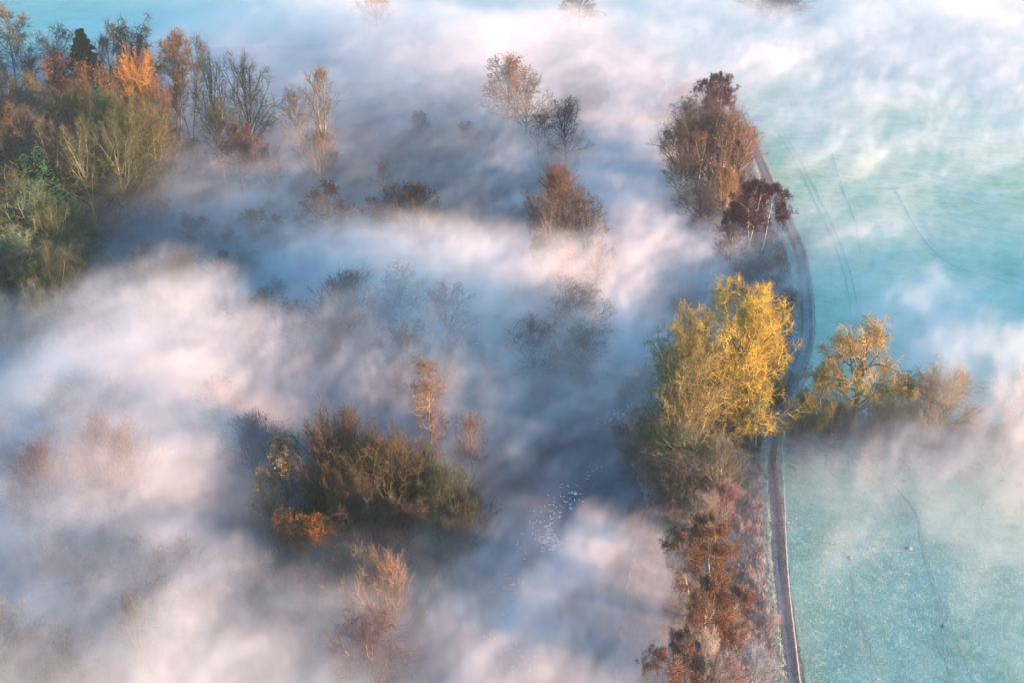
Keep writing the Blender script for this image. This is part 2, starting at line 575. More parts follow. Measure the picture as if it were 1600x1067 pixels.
M_BARK = bark_mat('lichened bark', (.55, .55, .55), (1, 1, 1))
M_TWIG = bark_mat('bare twigs', (.62, .62, .62), (1, 1, 1), .35)
M_LEAF = bark_mat('withered leaves', (.55, .52, .50), (1, 1, 1), .8)


def proto(kind, data):
    wood, crown, lf = data
    t = mesh_np(kind + ' trunk', wood[0], [wood[1]], M_BARK, True)
    if lf is not None:
        n = len(crown[0])
        c = mesh_np(kind + ' crown', np.concatenate([crown[0], lf[0]]), [crown[1], lf[1] + n], M_TWIG)
        c.materials.append(M_LEAF)
        mi = np.zeros(len(crown[1]) + len(lf[1]), np.int32)
        mi[len(crown[1]):] = 1
        c.polygons.foreach_set('material_index', mi)
    else:
        c = mesh_np(kind + ' crown', crown[0], [crown[1]], M_TWIG)
    co = crown[0]
    hh = np.percentile(co[:, 2], 99.5)
    ww = np.percentile(np.abs(co[:, 0]), 97) + np.percentile(np.abs(co[:, 1]), 97)
    return t, c, hh, ww


rnd_env = lambda t: math.sqrt(max(.04, 1 - (2 * t - .75) ** 2 / 1.6))
dome = lambda t: max(.12, (1 - t ** 2.2)) ** .6
PROTO = {
    'round': [proto('bare tree', grow_dome(s, h=17, w=7.5, n=20, base=.28, wide=80, jit=.14, lv=((8, 42, .42), (6, 44, .48)), twigs=4, twig_len=1.1, trunk_r=.34)) for s in (11, 12, 13)],
    'tall': [proto('tall bare tree', grow(s, h=22, stems=2, base_spread=.5, lean=.1, limbs=17, bole=.30, limb_ang=42, env=rnd_env, width=6.5, jit=.14, lv=((7, 42, .46), (5, 44, .5)), twigs=4, twig_len=1.0, twig_r=.024, trunk_r=.30, limb_r=.4)) for s in (21, 22)],
    'big': [proto('spreading tree', grow_dome(s, h=20, w=9.5, n=40, base=.10, wide=92, jit=.16, up=.09, stems=2, even=.93, lv=((12, 50, .32), (8, 50, .46)), twigs=4, twig_len=.8, twig_r=.016, trunk_r=.46, limb_r=.40, cz=.36)) for s in (31, 32)],
    'brush': [proto('willow', grow_dome(s, h=9, w=5.0, n=46, base=.03, wide=78, jit=.10, up=.09, stems=5, lv=((8, 28, .40), (4, 30, .5)), twigs=3, twig_len=.8, twig_r=.015, trunk_r=.22, limb_r=.42, sub_up=.08, twig_up=.05, cz=.30)) for s in (41, 42, 43)],
    'slim': [proto('slim tree', grow(s, h=18, stems=2, base_spread=.3, limbs=24, bole=.15, limb_ang=34, env=rnd_env, width=4.6, jit=.09, lv=((7, 32, .5),), twigs=6, twig_len=1.1, twig_r=.022, trunk_r=.2, limb_r=.35, sub_up=.10)) for s in (51,)],
    'leafy': [proto('brown leaved tree', grow(s, h=15, stems=3, base_spread=1.3, lean=.12, limbs=13, bole=.38, limb_ang=78, env=dome, width=6.4, jit=.12, limb_up=.0, lv=((8, 50, .42), (5, 50, .5)), twigs=3, twig_len=.7, twig_r=.014, trunk_r=.2, leaf=(9, .10, .17, .3))) for s in (61, 62)],
    'gold': [proto('tree with withered leaves', grow_dome(s, h=13, w=5.5, n=26, base=.15, wide=82, jit=.14, lv=((7, 44, .40), (5, 44, .48)), twigs=3, twig_len=.8, twig_r=.017, trunk_r=.26, leaf=(1, .14, .12, .5))) for s in (71, 72)],
    'gnarl': [proto('gnarled tree', grow_dome(s, h=16, w=7.5, n=22, base=.30, wide=98, jit=.24, up=.14, stems=1, lv=((9, 52, .34), (6, 52, .48)), twigs=5, twig_len=1.1, twig_r=.020, trunk_r=.55, limb_r=.34, droop=.20, twig_up=-.15, sub_up=.0, cz=.5, tmin=.4)) for s in (81, 83)],
    'spruce': [proto('spruce', conifer(91, 18, 4.2, 190, .40)), proto('spruce', conifer(92, 18, 6.5, 170, .45, .2, .6, .1))],
    'shrub': [proto('shrub', grow(s, h=3.2, stems=14, base_spread=.5, lean=.45, limbs=6, bole=.15, limb_ang=36, env=dome, width=1.4, jit=.15, lv=((4, 38, .55),), twigs=4, twig_len=.6, twig_r=.014, trunk_r=.03, limb_r=.7)) for s in (101, 102, 103)],
    'leafshrub': [proto('leafy shrub', grow(s, h=3.0, stems=12, base_spread=.5, lean=.45, limbs=6, bole=.12, limb_ang=38, env=dome, width=1.5, jit=.15, lv=((4, 40, .5),), twigs=4, twig_len=.5, twig_r=.013, trunk_r=.035, limb_r=.6, leaf=(1, .11, .10, .6))) for s in (111, 112)],
}
KINDS = {'round': 'bare_tree', 'tall': 'tall_bare_tree', 'big': 'spreading_tree', 'brush': 'willow_tree', 'slim': 'slender_tree', 'leafy': 'brown_leaved_tree',
         'gold': 'autumn_tree', 'gnarl': 'gnarled_tree', 'spruce': 'conifer_tree', 'shrub': 'shrub', 'leafshrub': 'leafy_shrub'}


def plant(kind, px, py, top, wpx, label, crown=(.12, .11, .07), bark=(.16, .14, .10), group=None, var=None, rot=None, cat=None, lean=(0, 0)):
    """stands one tree at the foot that shows (or would show) at px, py, with its top at row top and wpx wide"""
    pr = PROTO[kind]
    t, c, hh, ww = pr[var if var is not None else random.randrange(len(pr))]
    p = at(px, py)
    z = height_for(p, top)
    s = z / hh
    sw = wpx / px_per_m(p, z * .6) / ww
    e = bpy.data.objects.new(KINDS[kind], None)
    COL.objects.link(e)
    e.location = p
    e.scale = (sw, sw, s)
    e.rotation_euler = (lean[0], lean[1], random.uniform(0, math.tau) if rot is None else rot)
    e.empty_display_size = .5
    tag(e, label, cat or ('shrub' if 'shrub' in kind else 'tree'), group)
    a = link('stem' if 'shrub' in kind else 'trunk', t, e)
    b = link('crown', c, e)
    a.color = (*bark, 1)
    b.color = (*crown, 1)
    return e


# ------------------------------------------------------------ colours of wood and leaf
OLIVE, BROWN, DARK, TEAL = (.075, .10, .04), (.16, .10, .06), (.05, .055, .05), (.06, .09, .085)
RUST, ORANGE, YELLOW, PALE = (.15, .06, .035), (.50, .20, .05), (.42, .30, .05), (.30, .32, .20)
GREEN, PURPLE, MAUVE, STRAW = (.022, .085, .042), (.085, .030, .042), (.20, .13, .14), (.40, .28, .15)
MOSS, FROST, GREYB = (.22, .21, .09), (.42, .42, .44), (.22, .20, .17)
G1 = 'trees of the left woodland'
G2 = 'trees rising out of the fog'
G3 = 'trees along the right riverbank'
G4 = 'trees of the field hedge'
G5 = 'clump of trees by the river'
T = plant
# --- back of the left woodland, against the far field
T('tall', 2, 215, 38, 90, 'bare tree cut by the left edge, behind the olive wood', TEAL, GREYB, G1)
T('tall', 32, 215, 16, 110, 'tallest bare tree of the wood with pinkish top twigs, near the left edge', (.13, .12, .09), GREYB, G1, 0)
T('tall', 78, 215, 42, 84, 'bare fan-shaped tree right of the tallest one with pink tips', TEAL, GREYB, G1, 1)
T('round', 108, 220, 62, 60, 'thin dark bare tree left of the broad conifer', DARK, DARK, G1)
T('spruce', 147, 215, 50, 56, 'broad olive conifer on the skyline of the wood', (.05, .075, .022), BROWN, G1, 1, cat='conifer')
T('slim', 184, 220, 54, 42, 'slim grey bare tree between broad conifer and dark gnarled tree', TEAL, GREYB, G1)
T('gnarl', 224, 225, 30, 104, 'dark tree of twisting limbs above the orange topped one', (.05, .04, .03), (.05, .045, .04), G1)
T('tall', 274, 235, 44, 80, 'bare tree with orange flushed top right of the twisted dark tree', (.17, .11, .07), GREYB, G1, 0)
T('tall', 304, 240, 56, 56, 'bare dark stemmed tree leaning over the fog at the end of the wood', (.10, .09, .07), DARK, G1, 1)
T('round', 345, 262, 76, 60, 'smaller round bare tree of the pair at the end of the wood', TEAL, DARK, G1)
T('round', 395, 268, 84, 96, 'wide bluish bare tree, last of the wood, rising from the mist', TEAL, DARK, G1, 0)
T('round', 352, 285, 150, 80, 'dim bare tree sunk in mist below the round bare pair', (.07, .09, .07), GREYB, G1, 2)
# --- middle of the woodland
T('brush', 235, 255, 80, 84, 'tree with glowing orange upright twigs in front of the dark twisted tree', (.42, .22, .06), (.32, .24, .10), G1, 0)
T('gold', 112, 270, 88, 76, 'rust red leaved tree below the broad conifer', RUST, BROWN, G1)
T('gold', 155, 275, 98, 70, 'reddish tree directly in front of the broad conifer trunk', (.12, .07, .04), BROWN, G1)
T('gold', 185, 275, 104, 60, 'orange brown tree left of the glowing orange one', (.13, .09, .045), BROWN, G1, 1)
T('round', 25, 285, 110, 90, 'dark bare tree below the tallest tree at the left edge', (.09, .08, .05), GREYB, G1)
T('round', 75, 300, 115, 115, 'brown crowned round tree in the middle of the wood', (.12, .10, .05), GREYB, G1, 2)
T('round', 130, 320, 138, 90, 'olive round tree in the middle of the wood', OLIVE, MOSS, G1, 0)
T('round', 182, 330, 142, 100, 'yellow green tree with pale stems above the fog', (.065, .095, .04), (.20, .21, .14), G1, 1)
T('big', 225, 335, 146, 100, 'olive green tree at the corner of the wood above the fog', (.08, .10, .04), (.12, .12, .06), G1, 0)
T('round', 150, 355, 185, 90, 'low dull green tree beneath the yellow green one', (.12, .13, .07), PALE, G1, 2)
T('round', 95, 350, 180, 90, 'grey brown tree behind the pointed dark conifers', (.13, .12, .09), GREYB, G1)
T('brush', 36, 315, 186, 62, 'slender yellow tree with an orange lit top near the left edge', (.40, .28, .06), PALE, G1, 1)
T('spruce', 2, 330, 178, 46, 'blackish conifer on the left edge beside the yellow tree', GREEN, BROWN, G1, 0, cat='conifer')
T('spruce', 64, 372, 244, 52, 'smaller of the two pointed dark green conifers', GREEN, BROWN, G1, 0, cat='conifer')
T('spruce', 93, 400, 232, 84, 'larger of the two pointed dark green conifers', GREEN, BROWN, G1, 0, cat='conifer')
T('leafshrub', 128, 262, 236, 50, 'red brown bush in the dark gap under the wood', (.24, .07, .05), BROWN, G1)
T('leafshrub', 172, 270, 246, 44, 'red brown bush at the edge of the fog under the wood', (.24, .09, .07), BROWN, G1)
T('round', 255, 320, 160, 80, 'brownish olive tree hanging over the fog at the corner of the wood', (.15, .13, .06), MOSS, G1, 1)
T('round', 200, 355, 190, 90, 'dull olive tree lowest at the fog edge of the wood', (.10, .12, .06), GREYB, G1, 0)
T('round', 55, 340, 160, 110, 'dark brown tree behind the white gull over the wood', (.12, .09, .05), GREYB, G1, 1)
T('big', 10, 300, 150, 90, 'dark green brown tree above the blackish conifer', (.07, .08, .04), GREYB, G1, 1)
T('round', 148, 290, 122, 100, 'dark bare tree among the red leaved ones', (.08, .07, .045), GREYB, G1, 2)
T('spruce', 178, 300, 138, 40, 'dark evergreen half hidden below the glowing orange tree', GREEN, BROWN, G1, 0, cat='conifer')
T('round', 210, 240, 92, 60, 'bluish bare tree between broad conifer and twisted tree', TEAL, GREYB, G1, 2)
T('round', 262, 262, 120, 60, 'brown bare tree right under the orange flushed one', (.20, .12, .06), GREYB, G1, 0)
# --- front of the woodland
T('round', 28, 445, 268, 120, 'brown and green tree below the yellow tree at the left edge', (.11, .12, .055), PALE, G1, 0)
T('round', 68, 450, 282, 120, 'pale sage bare tree in front of the dark conifers', (.13, .19, .10), PALE, G1, 1)
T('big', 108, 455, 318, 90, 'yellowish olive tree right of the pale sage one', (.13, .16, .06), PALE, G1, 1)
T('round', 48, 500, 354, 110, 'pale green branching tree standing out on the dark wood', (.18, .25, .14), (.26, .30, .20), G1, 2)
T('round', 98, 530, 384, 112, 'brown topped green tree at the foot of the wood', (.12, .125, .06), PALE, G1, 0)
T('round', 12, 520, 395, 80, 'dark teal tree on the left edge at the foot of the wood', (.06, .10, .07), GREYB, G1)
T('round', 140, 500, 385, 70, 'dim grey tree fading into the blue mist at the foot of the wood', (.10, .11, .08), GREYB, G1)
T('slim', 6, 560, 462, 46, 'pale yellow green shoot-like tree at the left edge above the white fog', PALE, PALE, G1)
T('round', 75, 575, 440, 80, 'ghostly pale tree at the fog edge below the wood', (.26, .28, .20), PALE, G1, 2)
# --- rising out of the fog, far
T('leafy', 383, 300, 198, 76, 'low dark crown above the pinkish fog near the wood', (.10, .05, .04), DARK, G2, 0)
T('round', 425, 320, 222, 60, 'pinkish bare tree beside the low dark crown', (.22, .12, .10), GREYB, G2)
T('slim', 511, 285, 104, 50, 'tall pale slender tree alone in the blue mist', (.14, .12, .10), (.34, .30, .26), G2)
T('brush', 500, 290, 205, 70, 'dim brush of twigs round the foot of the tall slender tree', (.15, .13, .12), GREYB, G2)
T('gnarl', 518, 385, 284, 78, 'black twisted tree top just breaking the fog', (.04, .035, .04), DARK, G2)
T('brush', 640, 390, 286, 110, 'dim low brown tree in the deep blue mist', (.10, .075, .07), GREYB, G2, 2)
T('round', 470, 250, 135, 60, 'faint grey tree in the mist between the wood and slender tree', (.12, .12, .12), GREYB, G2)
T('gold', 795, 205, 86, 84, 'round tree with a pink orange top in the far white fog', (.26, .15, .11), GREYB, G2, 0)
T('round', 820, 225, 112, 80, 'grey tree shadowed in mist right of the pink topped one', (.12, .11, .12), GREYB, G2)
T('slim', 843, 255, 178, 40, 'small spiky bare tree left of the river in blue haze', (.05, .06, .08), DARK, G2)
T('round', 885, 265, 150, 76, 'faint blue grey tree on the far left riverbank', (.06, .07, .09), DARK, G2)
T('gold', 590, 55, -22, 60, 'orange brown tree top at the upper edge of the picture', (.30, .16, .06), BROWN, G2)
T('gnarl', 905, 52, -16, 70, 'dark twiggy tree top at the upper edge, right of the orange one', (.06, .06, .06), DARK, G2)
T('brush', 1200, 30, -14, 110, 'faint low grove in the fog at the upper right', (.10, .10, .10), GREYB, G2)
# --- cluster on the left bank, middle
T('brush', 874, 400, 256, 92, 'brown tree with upright orange brown twigs beside the river', (.14, .08, .05), GREYB, G5, 1)
T('round', 912, 425, 300, 82, 'dark bare tree reaching out over the river', (.08, .065, .045), GREYB, G5, 1)
T('round', 852, 430, 300, 100, 'grey brown tree left of the upright orange brown one', (.14, .11, .09), GREYB, G5, 2)
T('leafy', 832, 460, 366, 80, 'dark red brown crown under the riverside cluster', (.15, .06, .05), GREYB, G5, 1)
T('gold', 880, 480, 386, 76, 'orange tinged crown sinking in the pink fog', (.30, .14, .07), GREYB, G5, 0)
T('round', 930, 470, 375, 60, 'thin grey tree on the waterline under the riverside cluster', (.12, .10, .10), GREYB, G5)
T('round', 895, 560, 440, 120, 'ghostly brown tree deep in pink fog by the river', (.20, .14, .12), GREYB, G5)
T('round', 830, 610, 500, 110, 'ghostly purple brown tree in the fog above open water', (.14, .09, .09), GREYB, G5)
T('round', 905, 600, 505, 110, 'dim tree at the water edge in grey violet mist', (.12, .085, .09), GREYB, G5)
# --- mid left in the fog
T('round', 232, 500, 392, 80, 'dim grey brown tree, left one of the row in blue mist', (.12, .11, .09), GREYB, G2)
T('brush', 290, 500, 388, 96, 'dim brown bushy tree in the row in blue mist', (.15, .12, .08), GREYB, G2)
T('slim', 356, 500, 392, 54, 'dim slender tree, right end of the row in blue mist', (.13, .13, .10), GREYB, G2)
T('round', 285, 545, 455, 90, 'frosty grey crown at the edge of the white fog bank', (.26, .26, .28), GREYB, G2, 2)
T('gold', 420, 525, 450, 60, 'light brown speckled crown near the end of the blue mist', (.28, .20, .15), GREYB, G2)
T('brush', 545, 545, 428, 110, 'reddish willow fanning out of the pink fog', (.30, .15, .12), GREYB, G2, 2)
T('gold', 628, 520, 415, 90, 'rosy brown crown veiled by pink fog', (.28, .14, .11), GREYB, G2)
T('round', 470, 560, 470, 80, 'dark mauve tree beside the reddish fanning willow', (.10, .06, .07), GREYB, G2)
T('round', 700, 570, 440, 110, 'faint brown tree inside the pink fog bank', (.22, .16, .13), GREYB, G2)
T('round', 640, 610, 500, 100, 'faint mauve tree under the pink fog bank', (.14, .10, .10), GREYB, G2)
T('brush', 90, 830, 700, 140, 'maroon thicket showing dimly through fog on the left', (.20, .09, .09), GREYB, G2)
T('brush', 190, 800, 660, 140, 'rosy thicket showing dimly through fog left of centre', (.24, .13, .11), GREYB, G2)
T('round', 22, 1090, 915, 110, 'pale grey bare tree in the bottom left corner', (.28, .29, .30), PALE, G2)
T('slim', 236, 1110, 935, 60, 'very faint thin tree in fog at the bottom left', (.18, .18, .18), GREYB, G2)
T('round', 120, 1120, 985, 120, 'faint low tree beside the corner tree at the bottom left', (.14, .14, .16), GREYB, G2)
# --- the large clump on the near left bank
T('brush', 535, 830, 640, 112, 'tallest brown tree of the near clump with a feathery top', (.12, .08, .045), OLIVE, G5, 0)
T('brush', 610, 850, 668, 132, 'olive brown tree in the middle of the near clump', (.11, .09, .045), OLIVE, G5, 1)
T('big', 662, 850, 700, 110, 'olive tree between the middle and the green end of the near clump', (.11, .09, .04), OLIVE, G5, 1)
T('brush', 700, 860, 725, 96, 'dull green tree of the near clump beside open water', (.08, .095, .05), OLIVE, G5, 2)
T('round', 560, 880, 760, 110, 'dark tree at the foot of the near clump', (.09, .075, .05), DARK, G5, 1)
T('round', 640, 890, 790, 120, 'low dark tree at the waterside foot of the near clump', (.09, .07, .05), DARK, G5, 2)
T('gold', 455, 830, 680, 90, 'yellowish grey leaved tree on the left of the near clump', (.28, .21, .12), GREYB, G5, 0)
T('gold', 425, 840, 740, 70, 'pale speckled tree furthest left in the near clump', (.28, .23, .15), GREYB, G5, 1)
T('gold', 497, 890, 806, 84, 'small tree with bright orange leaves below the near clump', (.50, .19, .04), BROWN, G5, 0)
T('gold', 452, 885, 800, 76, 'rusty brown small tree left of the bright orange one', (.27, .13, .06), BROWN, G5, 1)
T('brush', 540, 950, 860, 100, 'orange straw willow fading into fog below the bright orange tree', (.42, .24, .12), GREYB, G5, 1)
T('brush', 595, 1010, 868, 130, 'tawny willow fanning out in fog below the near clump', (.34, .23, .15), GREYB, G5, 2)
T('brush', 400, 760, 655, 110, 'mauve grey tree half lost in fog left of the near clump', (.15, .12, .15), GREYB, G5, 0)
T('tall', 690, 735, 568, 82, 'pale solitary bare tree behind the near clump', (.26, .19, .14), (.36, .30, .24), G5, 0)
T('round', 738, 745, 640, 60, 'faint small tree right of the pale solitary one', (.16, .13, .12), GREYB, G5)
T('round', 580, 1110, 950, 150, 'shadowy purple tree in fog at the bottom edge', (.14, .09, .10), GREYB, G5)

# --- right riverbank, from far to near
T('leafy', 1118, 195, 116, 66, 'far purple tree with a flat ragged crown at the end of the riverside row', PURPLE, DARK, G3, 0)
T('leafy', 1100, 210, 128, 44, 'smaller mauve crown against the far purple tree', (.12, .06, .08), DARK, G3, 1)
T('round', 1072, 235, 150, 60, 'hazy grey tree left of the far purple one', (.10, .09, .09), GREYB, G3)
T('brush', 1085, 300, 172, 100, 'orange brown willow, left half of the big rounded mass', (.17, .10, .07), (.32, .29, .22), G3, 0)
T('brush', 1125, 305, 166, 100, 'orange brown willow, right half of the big rounded mass', (.17, .11, .075), (.32, .29, .22), G3, 1)
T('brush', 1155, 270, 192, 60, 'small tawny willow overhanging the shaded track', (.30, .15, .07), GREYB, G3, 2)
T('gnarl', 1050, 265, 198, 44, 'small dark twiggy tree leaning over the water', (.05, .05, .06), DARK, G3)
T('round', 1060, 320, 240, 60, 'dark tangled tree at the waterline left of the willows', (.08, .07, .07), DARK, G3)
T('leafy', 1146, 305, 222, 46, 'dark crown on two white trunks between the willows', (.07, .035, .045), (.55, .52, .50), G3, 1)
T('brush', 1124, 345, 258, 54, 'small tawny willow in front of the big rounded mass', (.32, .18, .08), (.42, .38, .28), G3, 2)
T('slim', 1147, 330, 270, 22, 'thin yellow brown sapling below the dark crown on white trunks', (.34, .20, .08), GREYB, G3)
T('leafy', 1178, 398, 286, 92, 'blackish purple crown on tall white trunks beside the bend', (.060, .016, .026), (.62, .58, .55), G3, 0)
T('leafy', 1153, 392, 318, 66, 'lower dark mauve crown left of the blackish purple one', (.075, .035, .05), (.55, .50, .48), G3, 1)
T('leafy', 1214, 372, 318, 34, 'small purple bush-like tree at the track bend', (.085, .022, .035), DARK, G3, 1)
T('round', 1095, 360, 290, 70, 'dark bare tree under the willows on the waterline', (.06, .06, .07), DARK, G3)
T('round', 1140, 420, 350, 50, 'bluish dark bare tree at the waterline beside the white trunks', (.06, .06, .08), DARK, G3)
# the golden group
T('big', 1130, 690, 448, 190, 'largest golden tree with a brilliant yellow crown beside the track', (.62, .44, .07), (.30, .24, .11), G3, 0, rot=1.0)
T('big', 1078, 706, 490, 150, 'golden brown tree joined to the left of the largest golden one', (.42, .32, .09), (.24, .20, .09), G3, 1, rot=2.6)
T('big', 1068, 735, 545, 112, 'leaning yellow stemmed tree on the river side of the golden group', (.27, .23, .09), (.50, .38, .14), G3, 0, rot=4.2, lean=(0, -.10))
T('round', 1050, 740, 590, 104, 'outer olive tree of the golden group spreading over the water', (.19, .17, .09), (.30, .25, .12), G3, 0)
T('round', 1180, 704, 590, 70, 'mossy green lower tree at the foot of the largest golden one', (.26, .27, .09), (.40, .38, .20), G3, 2)
T('round', 1062, 765, 660, 120, 'low olive tree trailing over the river below the golden group', (.18, .18, .10), PALE, G3, 1)
T('brush', 1120, 775, 690, 90, 'grey green willow scrub under the golden group', (.20, .20, .14), PALE, G3, 1)
T('brush', 1060, 800, 715, 90, 'dim brush of twigs at the dark water below the golden group', (.11, .10, .09), GREYB, G3, 2)
# the brown trees, near
T('leafy', 1096, 935, 812, 112, 'rust brown leaved tree with a pale trunk, upper of the brown pair', (.19, .10, .05), (.60, .50, .30), G3, 0, rot=.6)
T('leafy', 1086, 1045, 892, 124, 'wide rust brown tree with yellow trunk, lower of the brown pair', (.18, .095, .055), (.58, .46, .26), G3, 1, rot=2.0)
T('gnarl', 1096, 1010, 915, 90, 'bare pale limbed tree in front of the brown pair', (.36, .26, .18), (.50, .40, .28), G3)
T('leafy', 1060, 1120, 990, 110, 'dull brown tree at the bottom edge left of the frosted bush', (.24, .13, .09), GREYB, G3, 0)
T('round', 1094, 1130, 985, 80, 'pale frosted bare tree at the bottom edge below the brown pair', (.44, .38, .32), (.48, .42, .34), G3, 2)
T('gold', 1136, 1150, 1030, 60, 'pinkish brown tree at the bottom edge between two frosted bushes', (.30, .20, .18), GREYB, G3, 1)
T('brush', 1172, 1110, 1015, 84, 'blue white frosted bush at the bottom edge beside the track', (.34, .38, .44), FROST, G3, 1)
T('brush', 1130, 820, 752, 54, 'purplish thicket between golden group and brown trees', (.28, .16, .16), GREYB, G3, 0)
T('brush', 1098, 850, 770, 70, 'straw grey willow thicket just above the brown pair', (.30, .25, .22), PALE, G3, 2)

# --- hedge between the two fields
T('gnarl', 1332, 684, 502, 130, 'large golden gnarled tree of the hedge with drooping twigs', (.50, .35, .10), (.34, .24, .13), G4, 1, rot=.4)
T('gnarl', 1280, 684, 556, 60, 'smaller gnarled tree left of the large one in the hedge', (.50, .36, .14), (.40, .30, .14), G4, 0, rot=2.2)
T('gnarl', 1392, 684, 580, 50, 'thin gnarled tree touching the right side of the large hedge tree', (.38, .25, .09), (.38, .27, .12), G4, 0, rot=3.9)
T('brush', 1458, 688, 574, 112, 'straw coloured willow glowing in the sunlit haze of the hedge', (.66, .46, .24), (.5, .4, .26), G4, 0)
T('brush', 1604, 688, 566, 100, 'straw willow cut by the right edge of the picture', (.66, .46, .26), (.5, .4, .26), G4, 1)
T('brush', 1250, 680, 610, 54, 'low brown thicket where the hedge meets the track', (.42, .30, .2), GREYB, G4, 2)
T('brush', 1300, 684, 628, 70, 'low thicket under the smaller gnarled tree', (.44, .32, .2), GREYB, G4, 1)
T('brush', 1368, 684, 626, 70, 'low thicket under the right side of the large hedge tree', (.46, .33, .22), GREYB, G4, 2)
T('brush', 1415, 686, 632, 60, 'low thicket between large hedge tree and straw willow', (.48, .34, .22), GREYB, G4, 0)

def hue(c):
    r, g, b = c
    m = (r + g + b) / 3
    if m > .33: return 'pale frosted'
    if max(c) - min(c) < .03: return 'grey' if m > .1 else 'blackish'
    if r > 1.7 * g: return 'maroon' if b >= g else 'rusty'
    if g > r: return 'greenish'
    if b > g: return 'mauve'
    return 'brown' if m > .1 else 'dark brown'


def words_for(label, size, lo, hi, c, where):
    q = (size - lo) / (hi - lo)
    return ('low', 'middling', 'tall')[min(2, int(q * 3))] + ' ' + hue(c) + ' ' + label + ', ' + where


# --- scrub: individual shrubs scattered over the right bank
def scrub(poly_l, poly_r, n, sizes, cols, label, group, kinds=('shrub',), lo=0.0, hi=1.0, cat='shrub', ends=('nearest part', 'middle part', 'farthest part')):
    A, B = smooth_line(poly_l, 20), smooth_line(poly_r, 20)
    for _ in range(n):
        k = random.randrange(len(A))
        f = random.uniform(lo, hi)
        p = A[k].lerp(B[k], f)
        kd = random.choice(kinds)
        t, c, hh, ww = random.choice(PROTO[kd])
        e = bpy.data.objects.new(KINDS[kd], None)
        COL.objects.link(e)
        e.location = p + Vector((random.uniform(-.6, .6), random.uniform(-.9, .9), 0))
        s = random.uniform(*sizes)
        e.scale = (s * random.uniform(.9, 1.3) / hh, s * random.uniform(.9, 1.3) / hh, s / hh)
        e.rotation_euler = (0, 0, random.uniform(0, math.tau))
        cc = random.choice(cols)
        tag(e, words_for(label, s, *sizes, cc, ends[min(2, int(3 * k / len(A)))]), cat, group)
        for nm, me in (('stem', t), ('crown', c)):
            o = link(nm, me, e)
            o.color = (*cc, 1)


SC = ('shrub', 'shrub', 'leafshrub')
scrub(P((1140, 1110), (1150, 1000), (1150, 930), (1130, 850), (1100, 790)), P((1222, 1110), (1206, 1000), (1196, 930), (1190, 850), (1186, 790)), 28, (.8, 1.9),
      [(.48, .38, .38), (.40, .30, .30), (.54, .50, .50), (.36, .26, .26), (.46, .40, .34)], 'shrub between brown trees and track', 'scrub beside the near track', SC)
scrub(P((1010, 810), (1060, 770), (1110, 740)), P((1090, 850), (1130, 800), (1180, 750)), 18, (1.2, 2.4),
      [(.30, .22, .20), (.22, .08, .09), (.36, .33, .28), (.24, .22, .16)], 'shrub below the golden trees', 'scrub below the golden trees', SC)
scrub(P((1010, 1110), (1005, 1000), (1015, 900), (1040, 830)), P((1150, 1110), (1150, 1000), (1130, 900), (1130, 830)), 20, (1.2, 2.4),
      [(.36, .24, .19), (.40, .30, .24), (.28, .17, .12)], 'shrub under the brown trees', 'scrub under the brown trees', SC)
scrub(P((1180, 640), (1150, 560), (1145, 480), (1140, 420)), P((1214, 640), (1228, 560), (1232, 480), (1224, 420)), 60, (2.0, 4.2),
      [(.34, .22, .21), (.28, .14, .15), (.42, .33, .30), (.36, .26, .22)], 'shrub behind the golden trees', 'scrub behind the golden trees', SC)
scrub(P((1080, 370), (1050, 300), (1040, 230), (1060, 170)), P((1190, 370), (1165, 300), (1150, 230), (1130, 170)), 40, (2.0, 4.5),
      [(.08, .07, .08), (.13, .09, .08), (.20, .13, .09)], 'shrub under the far riverside trees', 'scrub under the far riverside trees', SC)
scrub(P((1240, 668), (1330, 672), (1420, 674), (1500, 676), (1620, 676)), P((1240, 688), (1330, 690), (1420, 692), (1500, 692), (1620, 692)), 64, (1.2, 3.2),
      [(.40, .28, .20), (.46, .34, .24), (.34, .22, .18)], 'hedge shrub behind the posts', 'hedge scrub between the fields', SC, ends=('track end', 'middle part', 'right end'))
scrub(P((380, 900), (430, 850), (470, 800), (480, 720)), P((700, 920), (740, 860), (740, 800), (640, 730)), 40, (2.0, 4.5),
      [(.09, .08, .05), (.16, .11, .07), (.11, .06, .06)], 'shrub in the near river clump', 'undergrowth of the near clump', SC)
scrub(P((-20, 600), (-20, 500), (-20, 400), (-20, 300)), P((150, 580), (170, 500), (180, 400), (260, 320)), 60, (3, 6.5),
      [(.08, .09, .05), (.05, .07, .05), (.14, .11, .06)], 'shrub between lower woodland trees', 'understorey of the left woodland', SC)
scrub(P((-20, 290), (-20, 250), (-20, 215)), P((260, 320), (300, 270), (330, 230)), 44, (4, 8),
      [(.05, .06, .04), (.04, .05, .045), (.09, .07, .05)], 'shrub at the back of the woodland', 'understorey at the back of the woodland', SC)
scrub(P((200, 560), (180, 470), (200, 380)), P((420, 560), (430, 480), (380, 400)), 24, (2.5, 5),
      [(.08, .08, .09), (.13, .11, .11)], 'shrub in mist right of the wood', 'scrub in the blue mist', SC)
scrub(P((430, 600), (480, 520), (520, 450)), P((930, 620), (950, 540), (900, 470)), 24, (2, 3.5),
      [(.16, .10, .10), (.20, .13, .11), (.11, .08, .09)], 'shrub under the pink fog', 'scrub under the pink fog', SC)


